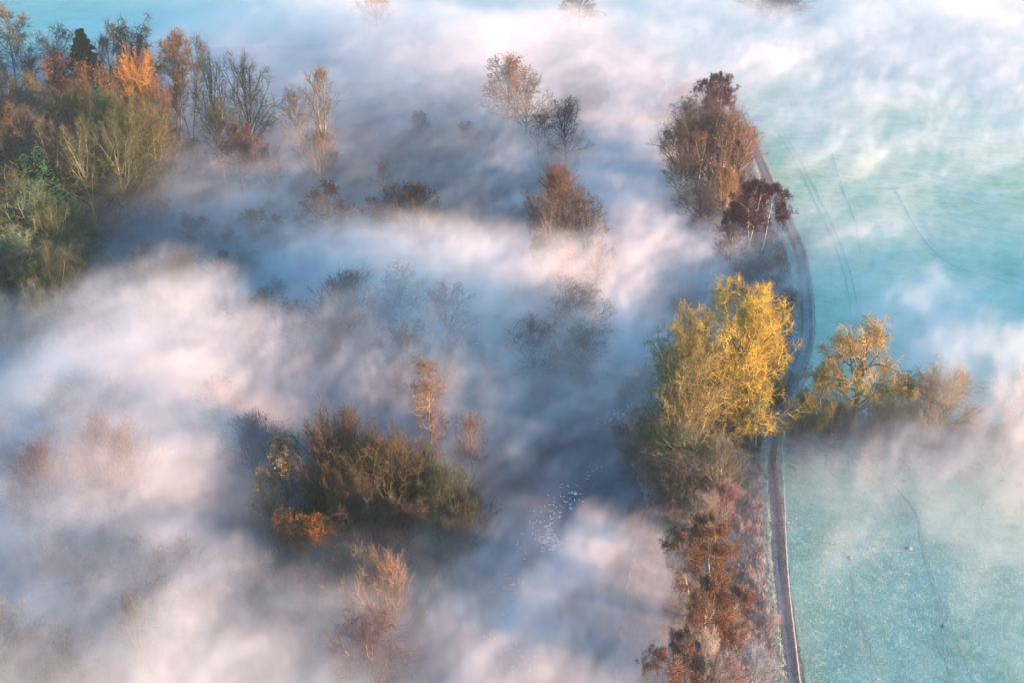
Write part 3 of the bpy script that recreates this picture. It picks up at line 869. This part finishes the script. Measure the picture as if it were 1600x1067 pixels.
# --- wet woodland filling the valley floor under the fog: trees one by one
def copse(quad, n, kinds, hts, cols, label, group):
    q = [at(*c) for c in quad]
    for _ in range(n):
        u, v = random.random(), random.random()
        p = q[0].lerp(q[1], u).lerp(q[3].lerp(q[2], u), v)
        kd = random.choice(kinds)
        t, c, hh, ww = random.choice(PROTO[kd])
        z = random.uniform(*hts)
        sz = z / hh
        sw = z * random.uniform(.75, 1.05) / ww
        e = bpy.data.objects.new(KINDS[kd], None)
        COL.objects.link(e)
        e.location, e.scale, e.rotation_euler = p, (sw, sw, sz), (0, 0, random.uniform(0, math.tau))
        cc = random.choice(cols)
        tag(e, words_for(label, z, *hts, cc, ('bottom', 'lower', 'upper', 'top')[min(3, int(v * 4))] + ' ' + ('left', 'centre left', 'middle', 'centre right', 'right')[min(4, int(u * 5))]), 'tree', group)
        link('trunk', t, e).color = (.15, .14, .12, 1)
        link('crown', c, e).color = (*cc, 1)


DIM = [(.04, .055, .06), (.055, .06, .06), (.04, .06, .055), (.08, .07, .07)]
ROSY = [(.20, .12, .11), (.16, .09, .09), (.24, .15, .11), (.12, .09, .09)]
KK = ('round', 'brush', 'gold', 'round')
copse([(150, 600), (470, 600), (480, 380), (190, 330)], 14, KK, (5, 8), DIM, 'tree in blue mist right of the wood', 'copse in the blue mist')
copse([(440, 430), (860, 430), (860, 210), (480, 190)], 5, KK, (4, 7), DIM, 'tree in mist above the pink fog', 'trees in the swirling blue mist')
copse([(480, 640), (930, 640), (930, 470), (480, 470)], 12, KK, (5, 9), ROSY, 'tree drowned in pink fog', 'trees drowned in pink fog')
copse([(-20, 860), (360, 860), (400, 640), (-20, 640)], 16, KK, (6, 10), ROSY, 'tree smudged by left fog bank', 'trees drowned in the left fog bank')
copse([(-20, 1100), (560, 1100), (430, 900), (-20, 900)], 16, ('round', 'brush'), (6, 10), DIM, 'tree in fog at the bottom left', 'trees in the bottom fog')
copse([(380, 900), (740, 880), (720, 740), (480, 720)], 10, ('brush', 'round'), (6, 10), [(.12, .09, .05), (.09, .08, .045), (.16, .10, .05)], 'tree inside the near river clump', 'low trees of the near clump')
copse([(20, 560), (140, 540), (140, 400), (20, 400)], 14, ('round', 'big'), (12, 17), [(.05, .09, .05), (.09, .13, .06), (.04, .07, .045)], 'tree packed in the lower wood', 'packed trees of the lower wood')
copse([(60, 350), (250, 345), (290, 250), (60, 240)], 20, ('round', 'big', 'round'), (13, 20), [(.055, .085, .04), (.07, .075, .04), (.035, .065, .035)], 'tree packed in the upper wood', 'packed trees of the upper wood')

scrub(P((985, 830), (978, 740), (968, 660), (990, 600)), P((1060, 830), (1050, 740), (1040, 660), (1070, 600)), 34, (1.6, 3.4),
      [(.16, .15, .10), (.22, .19, .13), (.14, .11, .09)], 'waterside shrub left of the golden trees', 'waterside scrub by the golden trees', SC)


# ------------------------------------------------------------ rough grass, one mass that nobody could count
def tufts(name, left, right, n, hgt, mat, lo=0.0, hi=1.0, blades=5, wide=.035, z=0.03, fade=1.0):
    A, B = smooth_line(left, 20), smooth_line(right, 20)
    A, B = np.array([q[:] for q in A]), np.array([q[:] for q in B])
    k = rng.uniform(0, len(A) - 1.001, n)
    i = k.astype(int)
    fr = (k - i)[:, None]
    f = (hi - (hi - lo) * (rng.uniform(0, 1, n) if fade == 1 else rng.exponential(fade, n) * (1 + .5 * np.sin(k * 1.7) * np.sin(k * .6 + 1))))[:, None]
    c = (A[i] * (1 - fr) + A[i + 1] * fr) * (1 - f) + (B[i] * (1 - fr) + B[i + 1] * fr) * f
    c = np.repeat(c, blades, 0) + np.concatenate([rng.normal(0, .12, (n * blades, 2)), np.full((n * blades, 1), z)], 1)
    an = rng.uniform(0, math.tau, len(c))
    side = np.stack([np.cos(an), np.sin(an), np.zeros(len(c))], 1) * wide
    tip = np.stack([rng.normal(0, .5, len(c)), rng.normal(0, .5, len(c)), np.ones(len(c))], 1) * (hgt * rng.uniform(.4, 1.2, len(c)))[:, None]
    V = np.stack([c - side, c + side, c + tip], 1).reshape(-1, 3)
    me = mesh_np(name, V, [np.arange(len(V)).reshape(-1, 3)], mat)
    return tag(link(name, me), kind='stuff')


M_G1 = plain_rough('frosted dead grass', (.38, .28, .25), (.70, .62, .58), .6)
M_G2 = plain_rough('frosted green grass', (.44, .58, .46), (.76, .84, .74), .8)
M_G3 = plain_rough('brown grass', (.10, .07, .06), (.30, .22, .18), .6)
tufts('rough_grass', bank_l[1:6], bank_r[1:6], 26000, .8, M_G1, .02, 1.0)
tufts('rough_grass', bank_l[5:], bank_r[5:], 12000, 1.0, M_G3, .1, .98, wide=.05)
tufts('verge_grass', [p + Vector((-.2, 0, 0)) for p in bank_r], [p + Vector((1.0, 0, 0)) for p in bank_r], 9000, .35, M_G2)
tufts('hedge_grass', P((1226, 765), (1640, 768)), P((1226, 684), (1640, 686)), 11000, .35, M_G1, fade=.15)
tufts('hedge_grass', P((1226, 760), (1640, 762)), P((1226, 690), (1640, 692)), 4000, .2, M_G2, fade=.22)
tufts('pasture_grass', P((1250, 1090), (1236, 900), (1230, 700)), P((1640, 1090), (1640, 900), (1640, 700)), 24000, .12, M_G2, wide=.03, z=.05, blades=4)




# ------------------------------------------------------------ fences
M_POST = plain_rough('weathered pale post', (.34, .27, .18), (.60, .50, .36), 5)
M_WIRE = plain_rough('frosted wire', (.62, .64, .66), (.85, .86, .88), 4)


def box_np(cx, cy, z0, z1, w, top=0.0):
    h = w / 2
    v = [(cx - h, cy - h, z0), (cx + h, cy - h, z0), (cx + h, cy + h, z0), (cx - h, cy + h, z0)]
    v += [(cx - h * .8, cy - h * .8, z1), (cx + h * .8, cy - h * .8, z1), (cx + h * .8, cy + h * .8, z1 + top), (cx - h * .8, cy + h * .8, z1 + top)]
    f = np.array([(0, 3, 2, 1), (4, 5, 6, 7), (0, 1, 5, 4), (1, 2, 6, 5), (2, 3, 7, 6), (3, 0, 4, 7)])
    return np.array(v), f


def fence(label, pts, hgt, w, wires, wr, post_px=None, step=None, sag=.03):
    L = smooth_line(pts, 24)
    e = bpy.data.objects.new('wire_fence', None)
    COL.objects.link(e)
    e.location = L[0]
    tag(e, label, 'fence')
    o = L[0]
    if step:
        ps, acc = [L[0]], 0
        for a, b in zip(L, L[1:]):
            acc += (b - a).length
            if acc >= step:
                ps.append(b); acc = 0
    else:
        ps = [at(x, y) for x, y in post_px]
    for q in ps:
        q = q + Vector((random.uniform(-.05, .05), random.uniform(-.05, .05), 0))
        v, f = box_np(q.x - o.x, q.y - o.y, -.1, hgt * random.uniform(.9, 1.08), w, .03)
        sh = np.array([random.uniform(-.06, .06), random.uniform(-.04, .04)])
        v[4:, :2] += sh
        link('post', mesh_np('fence post', v, [f], M_POST), e)
    Q = np.array([[p.x - o.x, p.y - o.y, 0] for p in L])[None]
    for z in wires:
        W = Q + np.array([0, 0, z])
        W[0, :, 2] += rng.normal(0, sag * .4, W.shape[1])
        V, Fq = tubes(W, np.array([wr]), np.array([wr]), 4)
        link('wire', mesh_np('fence wire', V, [Fq], M_WIRE), e)
    return e


fence('low frosted wire fence running beside the near track', P((1258, 1110), (1249, 1067), (1241, 1000), (1233, 930), (1228, 860), (1225, 780), (1222, 700), (1222, 690)), .85, .10, (.35, .62, .84), .018, step=3.2)
fence('frosted fence following the far bend of the track', P((1240, 640), (1252, 606), (1266, 566), (1271, 520), (1268, 460), (1260, 400), (1240, 350), (1219, 308), (1200, 262), (1180, 215), (1162, 175)), .9, .12, (.45, .85), .022, step=4.0)
fence('post and wire fence with yellowish posts along the hedge', P((1223, 690), (1300, 690), (1400, 691), (1500, 692), (1660, 692)), 1.25, .20, (.5, .85, 1.1), .012,
      post_px=[(1223, 690), (1262, 690), (1298, 690), (1342, 691), (1370, 691), (1410, 692), (1448, 692), (1490, 692), (1524, 692), (1560, 692), (1599, 693), (1640, 693)])
v, f = box_np(0, 0, -.1, 2.0, .30, .08)
v2, f2 = box_np(0, 0, 2.02, 2.16, .36, .0)
gp = link('gate_post', mesh_np('gate post', v, [f], M_POST), None, at(1223, 693))
tag(gp, 'thick leaning post where the hedge fence meets the track fence', 'post')
link('cap', mesh_np('post cap', v2, [f2], M_WIRE), gp)
# mole hills and frosty lumps in the near field
def lump(px, py, s, label):
    p = at(px, py)
    r = np.random.default_rng(int(px))
    n1, n2 = 14, 6
    V = [(0, 0, .42 * s)]
    for j in range(1, n2):
        for i in range(n1):
            a = i * math.tau / n1
            rr = s * j / (n2 - 1) * r.uniform(.85, 1.15)
            V.append((rr * math.cos(a), rr * math.sin(a) * .8, s * .42 * math.cos(j / (n2 - 1) * math.pi / 2) * r.uniform(.85, 1.1)))
    tri = np.array([(0, 1 + i, 1 + (i + 1) % n1) for i in range(n1)])
    q = np.array([(1 + j * n1 + i, 1 + (j + 1) * n1 + i, 1 + (j + 1) * n1 + (i + 1) % n1, 1 + j * n1 + (i + 1) % n1) for j in range(n2 - 2) for i in range(n1)])
    o = link('molehill', mesh_np('molehill', V, [tri, q], M_VERGE, True), None, (p.x, p.y, .05))
    tag(o, label, 'molehill', 'molehills in the near field')


for a in ((1420, 857, .55, 'largest pale molehill beside the winding sheep path'), (1501, 737, .5, 'molehill in the upper part of the near field'),
          (1412, 752, .5, 'frosty molehill between the hedge and the largest molehill'), (1328, 872, .4, 'small molehill left of the largest one'),
          (1230, 817, .35, 'low molehill against the track fence')):
    lump(*a)


# ------------------------------------------------------------ gulls
M_GULL = plain_rough('gull plumage', (.75, .77, .80), (.92, .93, .95), 6)


def gull_mesh(flying=False):
    n = 8
    prof = [(-.24, .01, .07), (-.17, .045, .07), (-.05, .085, .05), (.07, .085, .05), (.14, .055, .075), (.17, .04, .12), (.205, .042, .135), (.235, .02, .13), (.28, .006, .12)]
    V = []
    for x, r, z in prof:
        for i in range(n):
            a = i * math.tau / n
            V.append((x, r * math.cos(a) * 1.05, z + r * math.sin(a) * .85))
    i = np.arange(len(prof) * n).reshape(-1, n)
    j = np.roll(i, -1, 1)
    Fq = [np.stack([i[:-1], j[:-1], j[1:], i[1:]], -1).reshape(-1, 4)]
    if flying:
        k = len(V)
        for s in (1, -1):
            V += [(.06, .05 * s, .08), (-.10, .05 * s, .075), (-.09, .28 * s, .17), (.06, .28 * s, .18), (-.14, .58 * s, .12), (-.10, .58 * s, .125)]
        Fq.append(np.array([(k, k + 1, k + 2, k + 3), (k + 3, k + 2, k + 4, k + 5), (k + 6, k + 9, k + 8, k + 7), (k + 9, k + 11, k + 10, k + 8)]))
    else:                                     # folded wings and tail
        k = len(V)
        V += [(.05, .09, .07), (-.12, .085, .10), (-.33, .015, .10), (-.10, .0, .15), (.05, -.09, .07), (-.12, -.085, .10), (-.33, -.015, .10)]
        Fq.append(np.array([(k, k + 3, k + 2, k + 1), (k + 4, k + 5, k + 6, k + 3)]))
    return mesh_np('gull', V, Fq, M_GULL, True)


GM, GF = gull_mesh(), gull_mesh(True)
def flock(n, pts, spread, label):
    L = smooth_line([at(x, y) for x, y in pts], 10)
    for _ in range(n):
        q = random.choice(L)
        o = link('gull', GM, None, (q.x + random.gauss(0, spread), q.y + random.gauss(0, spread * 1.5), .0))
        o.rotation_euler = (0, 0, random.gauss(2.4, .7))
        s = random.uniform(.7, 1.15)
        o.scale = (s, s, s)
        tag(o, label, 'gull', 'gulls resting on the river')


flock(70, [(838, 815), (850, 835), (862, 850), (855, 846)], .9, 'white gull in the dense flock floating midstream beside the near clump')
flock(48, [(848, 806), (862, 800), (878, 785), (888, 775), (898, 768)], .9, 'white gull in the string of birds curving up the river')
flock(8, [(812, 860), (826, 842)], .9, 'white gull straggling below the midstream flock')
flock(6, [(915, 745), (928, 732)], .6, 'white gull in the gap between the two river flocks')
flock(34, [(950, 660), (962, 648), (975, 656)], .8, 'white gull in the upper flock near the golden trees')
flock(34, [(978, 645), (990, 636), (1002, 628)], .8, 'white gull floating closest to the golden trees')
flock(14, [(795, 905), (806, 915), (800, 940)], .8, 'white gull seen dimly through fog downstream')
flock(34, [(770, 985), (800, 1010), (810, 1035), (826, 1020)], 1.2, 'white gull in the flock at the bottom of the river')
for x, y, z, lb in ((70, 186, 9, 'white gull flying over the brown crowned tree'), (24, 200, 12, 'white gull flying beside the blackish conifer'), (48, 243, 8, 'white gull gliding in front of the yellow tree'),
                    (142, 235, 8, 'white gull gliding above the red brown bush'), (195, 250, 6, 'white gull flying at the fog edge under the wood'), (112, 245, 6, 'faint gull low in the dark gap of the wood'),
                    (527, 55, 12, 'single white gull in the far white fog')):
    o = link('flying_gull', GF, None, at(x, y, z))
    o.rotation_euler = (random.uniform(-.3, .3), random.uniform(-.3, .3), random.uniform(0, 6))
    o.scale = (1.5, 1.5, 1.5)
    tag(o, lb, 'gull', 'gulls in flight')


# ------------------------------------------------------------ fog: a real cloud of vapour lying on the valley, about 5 to 20 m deep
# how much the fog hides, in a grid over the ground (far row first); noise breaks it into wisps
OP = np.array([
[.45,.55,.7,.85,.93,.98,.95,.93,.95,.95,.96,.97,.97,.97,.97,.97,.97],
[.60,.75,.85,.93,.95,.93,.95,.97,.97,.96,.96,.96,.95,.93,.93,.95,.95],
[.05,.05,.20,.60,.75,.78,.75,.80,.80,.80,.93,.45,.55,.65,.65,.60,.65],
[.05,.30,.65,.75,.85,.70,.65,.75,.70,.60,.94,.45,.15,.25,.25,.20,.20],
[.05,.15,.50,.65,.70,.80,.92,.95,.88,.75,.95,.93,.30,.50,.60,.35,.30],
[.30,.70,.88,.90,.70,.82,.92,.90,.92,.92,.94,.55,.15,.60,.85,.80,.80],
[.93,.96,.96,.96,.96,.92,.88,.85,.85,.75,.60,.15,.05,.35,.60,.93,.95],
[.88,.96,.96,.96,.80,.30,.30,.55,.50,.40,.25,.10,.05,.45,.65,.85,.90],
[.75,.85,.92,.92,.65,.10,.10,.20,.20,.15,.20,.10,.03,.15,.20,.25,.35],
[.65,.70,.72,.80,.82,.60,.55,.70,.65,.70,.75,.12,.03,.08,.08,.08,.08],
[.60,.62,.65,.72,.80,.82,.82,.80,.78,.78,.75,.25,.03,.03,.03,.03,.05]])
TOPG = np.array([
[5,6,8,10,12,16,12,10,12,12,12,12,12,12,12,12,12],
[6,8,10,12,14,14,16,18,18,16,12,10,10,8,8,8,8],
[5,5,8,14,16,18,18,18,18,16,10,6,5,5,5,5,5],
[5,8,12,14,16,16,14,16,12,10,8,5,4,4,4,4,4],
[4,6,11,12,12,11,11,12,11,10,8,6,4,6,6,5,5],
[8,10,14,14,12,16,20,21,20,17,11,7,4,6,8,8,8],
[18,18,18,18,16,14,14,14,14,12,8,4,3,5,7,10,12],
[18,18,18,18,14,8,7,10,9,6,4,3,3,5,8,10,12],
[16,18,18,18,12,4,4,5,5,4,4,3,3,4,4,5,6],
[16,16,16,16,14,8,8,10,8,7,6,3,3,3,3,3,3],
[16,16,16,16,16,14,14,12,10,9,8,4,3,3,3,3,3]], float)
X0, X1, Y0, Y1, CELL = -250, 290, 78, 660, 1.5
xs, ys = np.arange(X0, X1, CELL) + CELL / 2, np.arange(Y0, Y1, CELL) + CELL / 2
gx, gy = np.meshgrid(xs, ys)
fx, fy = topix(gx, gy, 6.5)
a, b = np.clip(fx / 100, 0, 15.999), np.clip(fy / 100, 0, 9.999)
i, j = a.astype(int), b.astype(int)
fa, fb = a - i, b - j
fa, fb = fa * fa * (3 - 2 * fa), fb * fb * (3 - 2 * fb)
def look(G): return (G[j, i] * (1 - fa) + G[j, i + 1] * fa) * (1 - fb) + (G[j + 1, i] * (1 - fa) + G[j + 1, i + 1] * fa) * fb


top = look(TOPG)
fx, fy = topix(gx, gy, top * .5)
a, b = np.clip(fx / 100, 0, 15.999), np.clip(fy / 100, 0, 9.999)
i, j = a.astype(int), b.astype(int)
fa, fb = a - i, b - j
fa, fb = fa * fa * (3 - 2 * fa), fb * fb * (3 - 2 * fb)
op, top = look(OP) * .93, look(TOPG)
sina = H / np.sqrt(H * H + gx ** 2 + gy ** 2)
# banks where the vapour is thicker and openings where it is thin: centre, half sizes, strength, all measured on the ground
for x, y, rx, ry, f in ((960, 530, 60, 70, .9), (1000, 320, 55, 90, .6), (60, 600, 130, 55, .8), (250, 545, 150, 38, .9), (420, 565, 130, 40, .8), (300, 700, 120, 70, .7), (640, 475, 130, 35, .8), (800, 490, 90, 40, .7), (720, 335, 170, 42, -.85), (1185, 480, 40, 80, .35),
                        (500, 60, 170, 40, .9), (850, 70, 250, 25, .8), (1400, 50, 260, 40, .6), (1000, 430, 60, 80, .6), (1530, 625, 110, 45, 1.5), (1300, 650, 80, 26, .4), (1500, 650, 170, 24, .8), (1500, 110, 200, 40, .6), (1450, 480, 130, 40, .6),
                        (930, 900, 100, 38, .9), (800, 975, 120, 30, .6), (80, 910, 90, 26, .5), (420, 300, 90, 22, .5), (230, 295, 80, 20, .6), (640, 610, 120, 30, .4),
                        (700, 520, 240, 70, 1.0), (560, 440, 90, 50, .6), (580, 760, 170, 110, .35), (620, 250, 130, 70, -.8), (400, 230, 90, 40, -.5), (740, 200, 80, 60, -.5), (500, 325, 110, 34, -.85), (720, 330, 120, 34, -.85), (250, 430, 120, 50, -.6), (180, 350, 60, 30, -.5), (440, 505, 70, 26, -.7),
                        (850, 700, 90, 90, -.3), (760, 800, 70, 70, -.5), (600, 780, 120, 90, -.6), (890, 180, 50, 70, -.6), (80, 790, 80, 24, -.5), (170, 1010, 170, 40, -.55),
                        (690, 905, 70, 22, -.5), (1560, 320, 150, 90, -.8), (1280, 300, 80, 60, -.5), (560, 180, 80, 30, -.5), (1180, 250, 60, 60, -.7), (380, 850, 60, 40, -.4), (620, 1000, 60, 40, -.3)):
    gs = np.exp(-((fx - x) / rx) ** 2 - ((fy - y) / ry) ** 2)
    lg = -np.log(1 - np.clip(op, 0, .975))
    lg = lg * (1 + f * gs) if f < 0 else lg + f * gs
    op = 1 - np.exp(-lg)
    top = top * (1 + .25 * f * gs)
top = top * 1.15
dens = -np.log(1 - np.clip(op, 0, .975)) * sina / (top * .55)
nx, ny = len(xs), len(ys)
me = bpy.data.meshes.new('fog')
me.vertices.add(nx * ny)
me.vertices.foreach_set('co', np.stack([gx.ravel(), gy.ravel(), np.full(nx * ny, 5.0)], 1).ravel())
for nm, val in (('dens', dens), ('top', top)):
    q = me.attributes.new(nm, 'FLOAT', 'POINT')
    q.data.foreach_set('value', val.ravel().astype(np.float32))
fog = link('fog', me)
tag(fog, kind='stuff')
fm = bpy.data.materials.new('fog vapour')
fm.use_nodes = True
n = fm.node_tree.nodes
n.clear()
out = n.new('ShaderNodeOutputMaterial')
pv = n.new('ShaderNodeVolumePrincipled')
fm.node_tree.links.new(pv.outputs[0], out.inputs['Volume'])
pv.inputs['Color'].default_value = (.985, .985, .985, 1)
pv.inputs['Density'].default_value = 1
pv.inputs['Anisotropy'].default_value = 0.1
me.materials.append(fm)
ng = bpy.data.node_groups.new('fog field', 'GeometryNodeTree')
ng.interface.new_socket('Geometry', in_out='INPUT', socket_type='NodeSocketGeometry')
ng.interface.new_socket('Geometry', in_out='OUTPUT', socket_type='NodeSocketGeometry')
N, LK = ng.nodes, ng.links.new
gi, go = N.new('NodeGroupInput'), N.new('NodeGroupOutput')


def fmath(op, *args, clamp=False):
    m = N.new('ShaderNodeMath')
    m.operation = op
    m.use_clamp = clamp
    for k, v in enumerate(args):
        if isinstance(v, (int, float)): m.inputs[k].default_value = v
        else: LK(v, m.inputs[k])
    return m.outputs[0]


def fvec(op, a, b):
    m = N.new('ShaderNodeVectorMath')
    m.operation = op
    for k, v in enumerate((a, b)):
        if isinstance(v, (tuple, list)): m.inputs[k].default_value = v
        else: LK(v, m.inputs[k])
    return m.outputs[0]


def fnoise(vec, scale, detail, rough=.55, col=False, dist=0.0):
    t = N.new('ShaderNodeTexNoise')
    for k, v in (('Scale', scale), ('Detail', detail), ('Roughness', rough), ('Distortion', dist)):
        t.inputs[k].default_value = v
    LK(vec, t.inputs['Vector'])
    return t.outputs[1 if col else 0]


pos = N.new('GeometryNodeInputPosition').outputs[0]
warp = fvec('MULTIPLY', fvec('SUBTRACT', fnoise(pos, .03, 4, .55, True), (.5, .5, .5)), (20, 20, 6))
wp = fvec('ADD', pos, warp)
sep = N.new('ShaderNodeSeparateXYZ')
LK(wp, sep.inputs[0])
ix = fmath('FLOOR', fmath('DIVIDE', fmath('SUBTRACT', sep.outputs[0], X0), CELL))
iy = fmath('FLOOR', fmath('DIVIDE', fmath('SUBTRACT', sep.outputs[1], Y0), CELL))
ix = fmath('MINIMUM', fmath('MAXIMUM', ix, 0), nx - 1)
iy = fmath('MINIMUM', fmath('MAXIMUM', iy, 0), ny - 1)
idx = fmath('ADD', ix, fmath('MULTIPLY', iy, nx))


def grid_value(name):
    na = N.new('GeometryNodeInputNamedAttribute')
    na.data_type = 'FLOAT'
    na.inputs[0].default_value = name
    si = N.new('GeometryNodeSampleIndex')
    si.data_type = 'FLOAT'
    si.domain = 'POINT'
    LK(gi.outputs[0], si.inputs[0])
    LK(na.outputs[0], si.inputs['Value'])
    LK(idx, si.inputs['Index'])
    return si.outputs[0]


D, TP = grid_value('dens'), grid_value('top')
sp = N.new('ShaderNodeSeparateXYZ')
LK(pos, sp.inputs[0])
z = sp.outputs[2]
rot = N.new('ShaderNodeVectorRotate')
rot.rotation_type = 'Z_AXIS'
rot.inputs['Angle'].default_value = R(-60)
LK(wp, rot.inputs[0])
st = fvec('MULTIPLY', rot.outputs[0], (.24, 1, 1.1))
n1 = fnoise(st, .10, 9, .74, dist=.9)      # wisps drawn out by the wind
n2 = fnoise(wp, .032, 6, .62)               # swells of the top
n3 = fnoise(fvec('MULTIPLY', rot.outputs[0], (.5, 1, 1)), .26, 5, .66, dist=.6)
th = fmath('MULTIPLY', TP, fmath('ADD', .6, fmath('MULTIPLY', fmath('SUBTRACT', n2, .25), 1.5)))
th = fmath('ADD', th, fmath('MULTIPLY', fmath('SUBTRACT', n3, .5), fmath('MULTIPLY', th, .6)))
fall = fmath('DIVIDE', fmath('SUBTRACT', th, z), th, clamp=True)
cl = fmath('MULTIPLY', fmath('SUBTRACT', n1, .36), 3.6, clamp=True)
n4 = fnoise(fvec('MULTIPLY', rot.outputs[0], (.12, 1, .8)), .50, 5, .66, dist=1.2)   # thin torn filaments
gate = fmath('ADD', .20, fmath('MULTIPLY', fmath('MULTIPLY', cl, cl), 2.45))
gate = fmath('MULTIPLY', gate, fmath('MAXIMUM', fmath('MULTIPLY', fmath('SUBTRACT', n3, .24), 3.8), .08))
gate = fmath('MULTIPLY', gate, fmath('MAXIMUM', fmath('MULTIPLY', fmath('SUBTRACT', n4, .30), 5.0), .12))
calm = fmath('DIVIDE', fmath('SUBTRACT', sp.outputs[1], 260), 220, clamp=True)      # the far banks lie smoother
calm = fmath('MULTIPLY', calm, .72)
gate = fmath('ADD', fmath('MULTIPLY', gate, fmath('SUBTRACT', 1, calm)), calm)
dd = fmath('MULTIPLY', fmath('MULTIPLY', D, fall), gate)
vc = N.new('GeometryNodeVolumeCube')
LK(dd, vc.inputs['Density'])
vc.inputs['Background'].default_value = 0
vc.inputs['Min'].default_value = (X0, Y0, 0)
vc.inputs['Max'].default_value = (X1, Y1, 36)
VX = 0.8
vc.inputs['Resolution X'].default_value = int((X1 - X0) / VX)
vc.inputs['Resolution Y'].default_value = int((Y1 - Y0) / VX)
vc.inputs['Resolution Z'].default_value = 27
sm = N.new('GeometryNodeSetMaterial')
sm.inputs['Material'].default_value = fm
LK(vc.outputs[0], sm.inputs[0])
LK(sm.outputs[0], go.inputs[0])
fog.modifiers.new('fog field', 'NODES').node_group = ng


# thin even haze over the whole valley
def haze_box(x0, x1, y0, y1, z0, z1, dens):
    V = [(x, y, z) for z in (z0, z1) for y in (y0, y1) for x in (x0, x1)]
    Fq = np.array([(0, 2, 3, 1), (4, 5, 7, 6), (0, 1, 5, 4), (1, 3, 7, 5), (3, 2, 6, 7), (2, 0, 4, 6)])
    m = bpy.data.materials.new('thin haze')
    m.use_nodes = True
    n = m.node_tree.nodes
    n.clear()
    o, p = n.new('ShaderNodeOutputMaterial'), n.new('ShaderNodeVolumePrincipled')
    p.inputs['Color'].default_value = (.82, .95, 1, 1)
    p.inputs['Density'].default_value = dens
    m.node_tree.links.new(p.outputs[0], o.inputs['Volume'])
    tag(link('haze', mesh_np('haze', V, [Fq], m)), kind='stuff')


haze_box(-4100, 4100, -700, 8100, -1.2, 100, .00012)
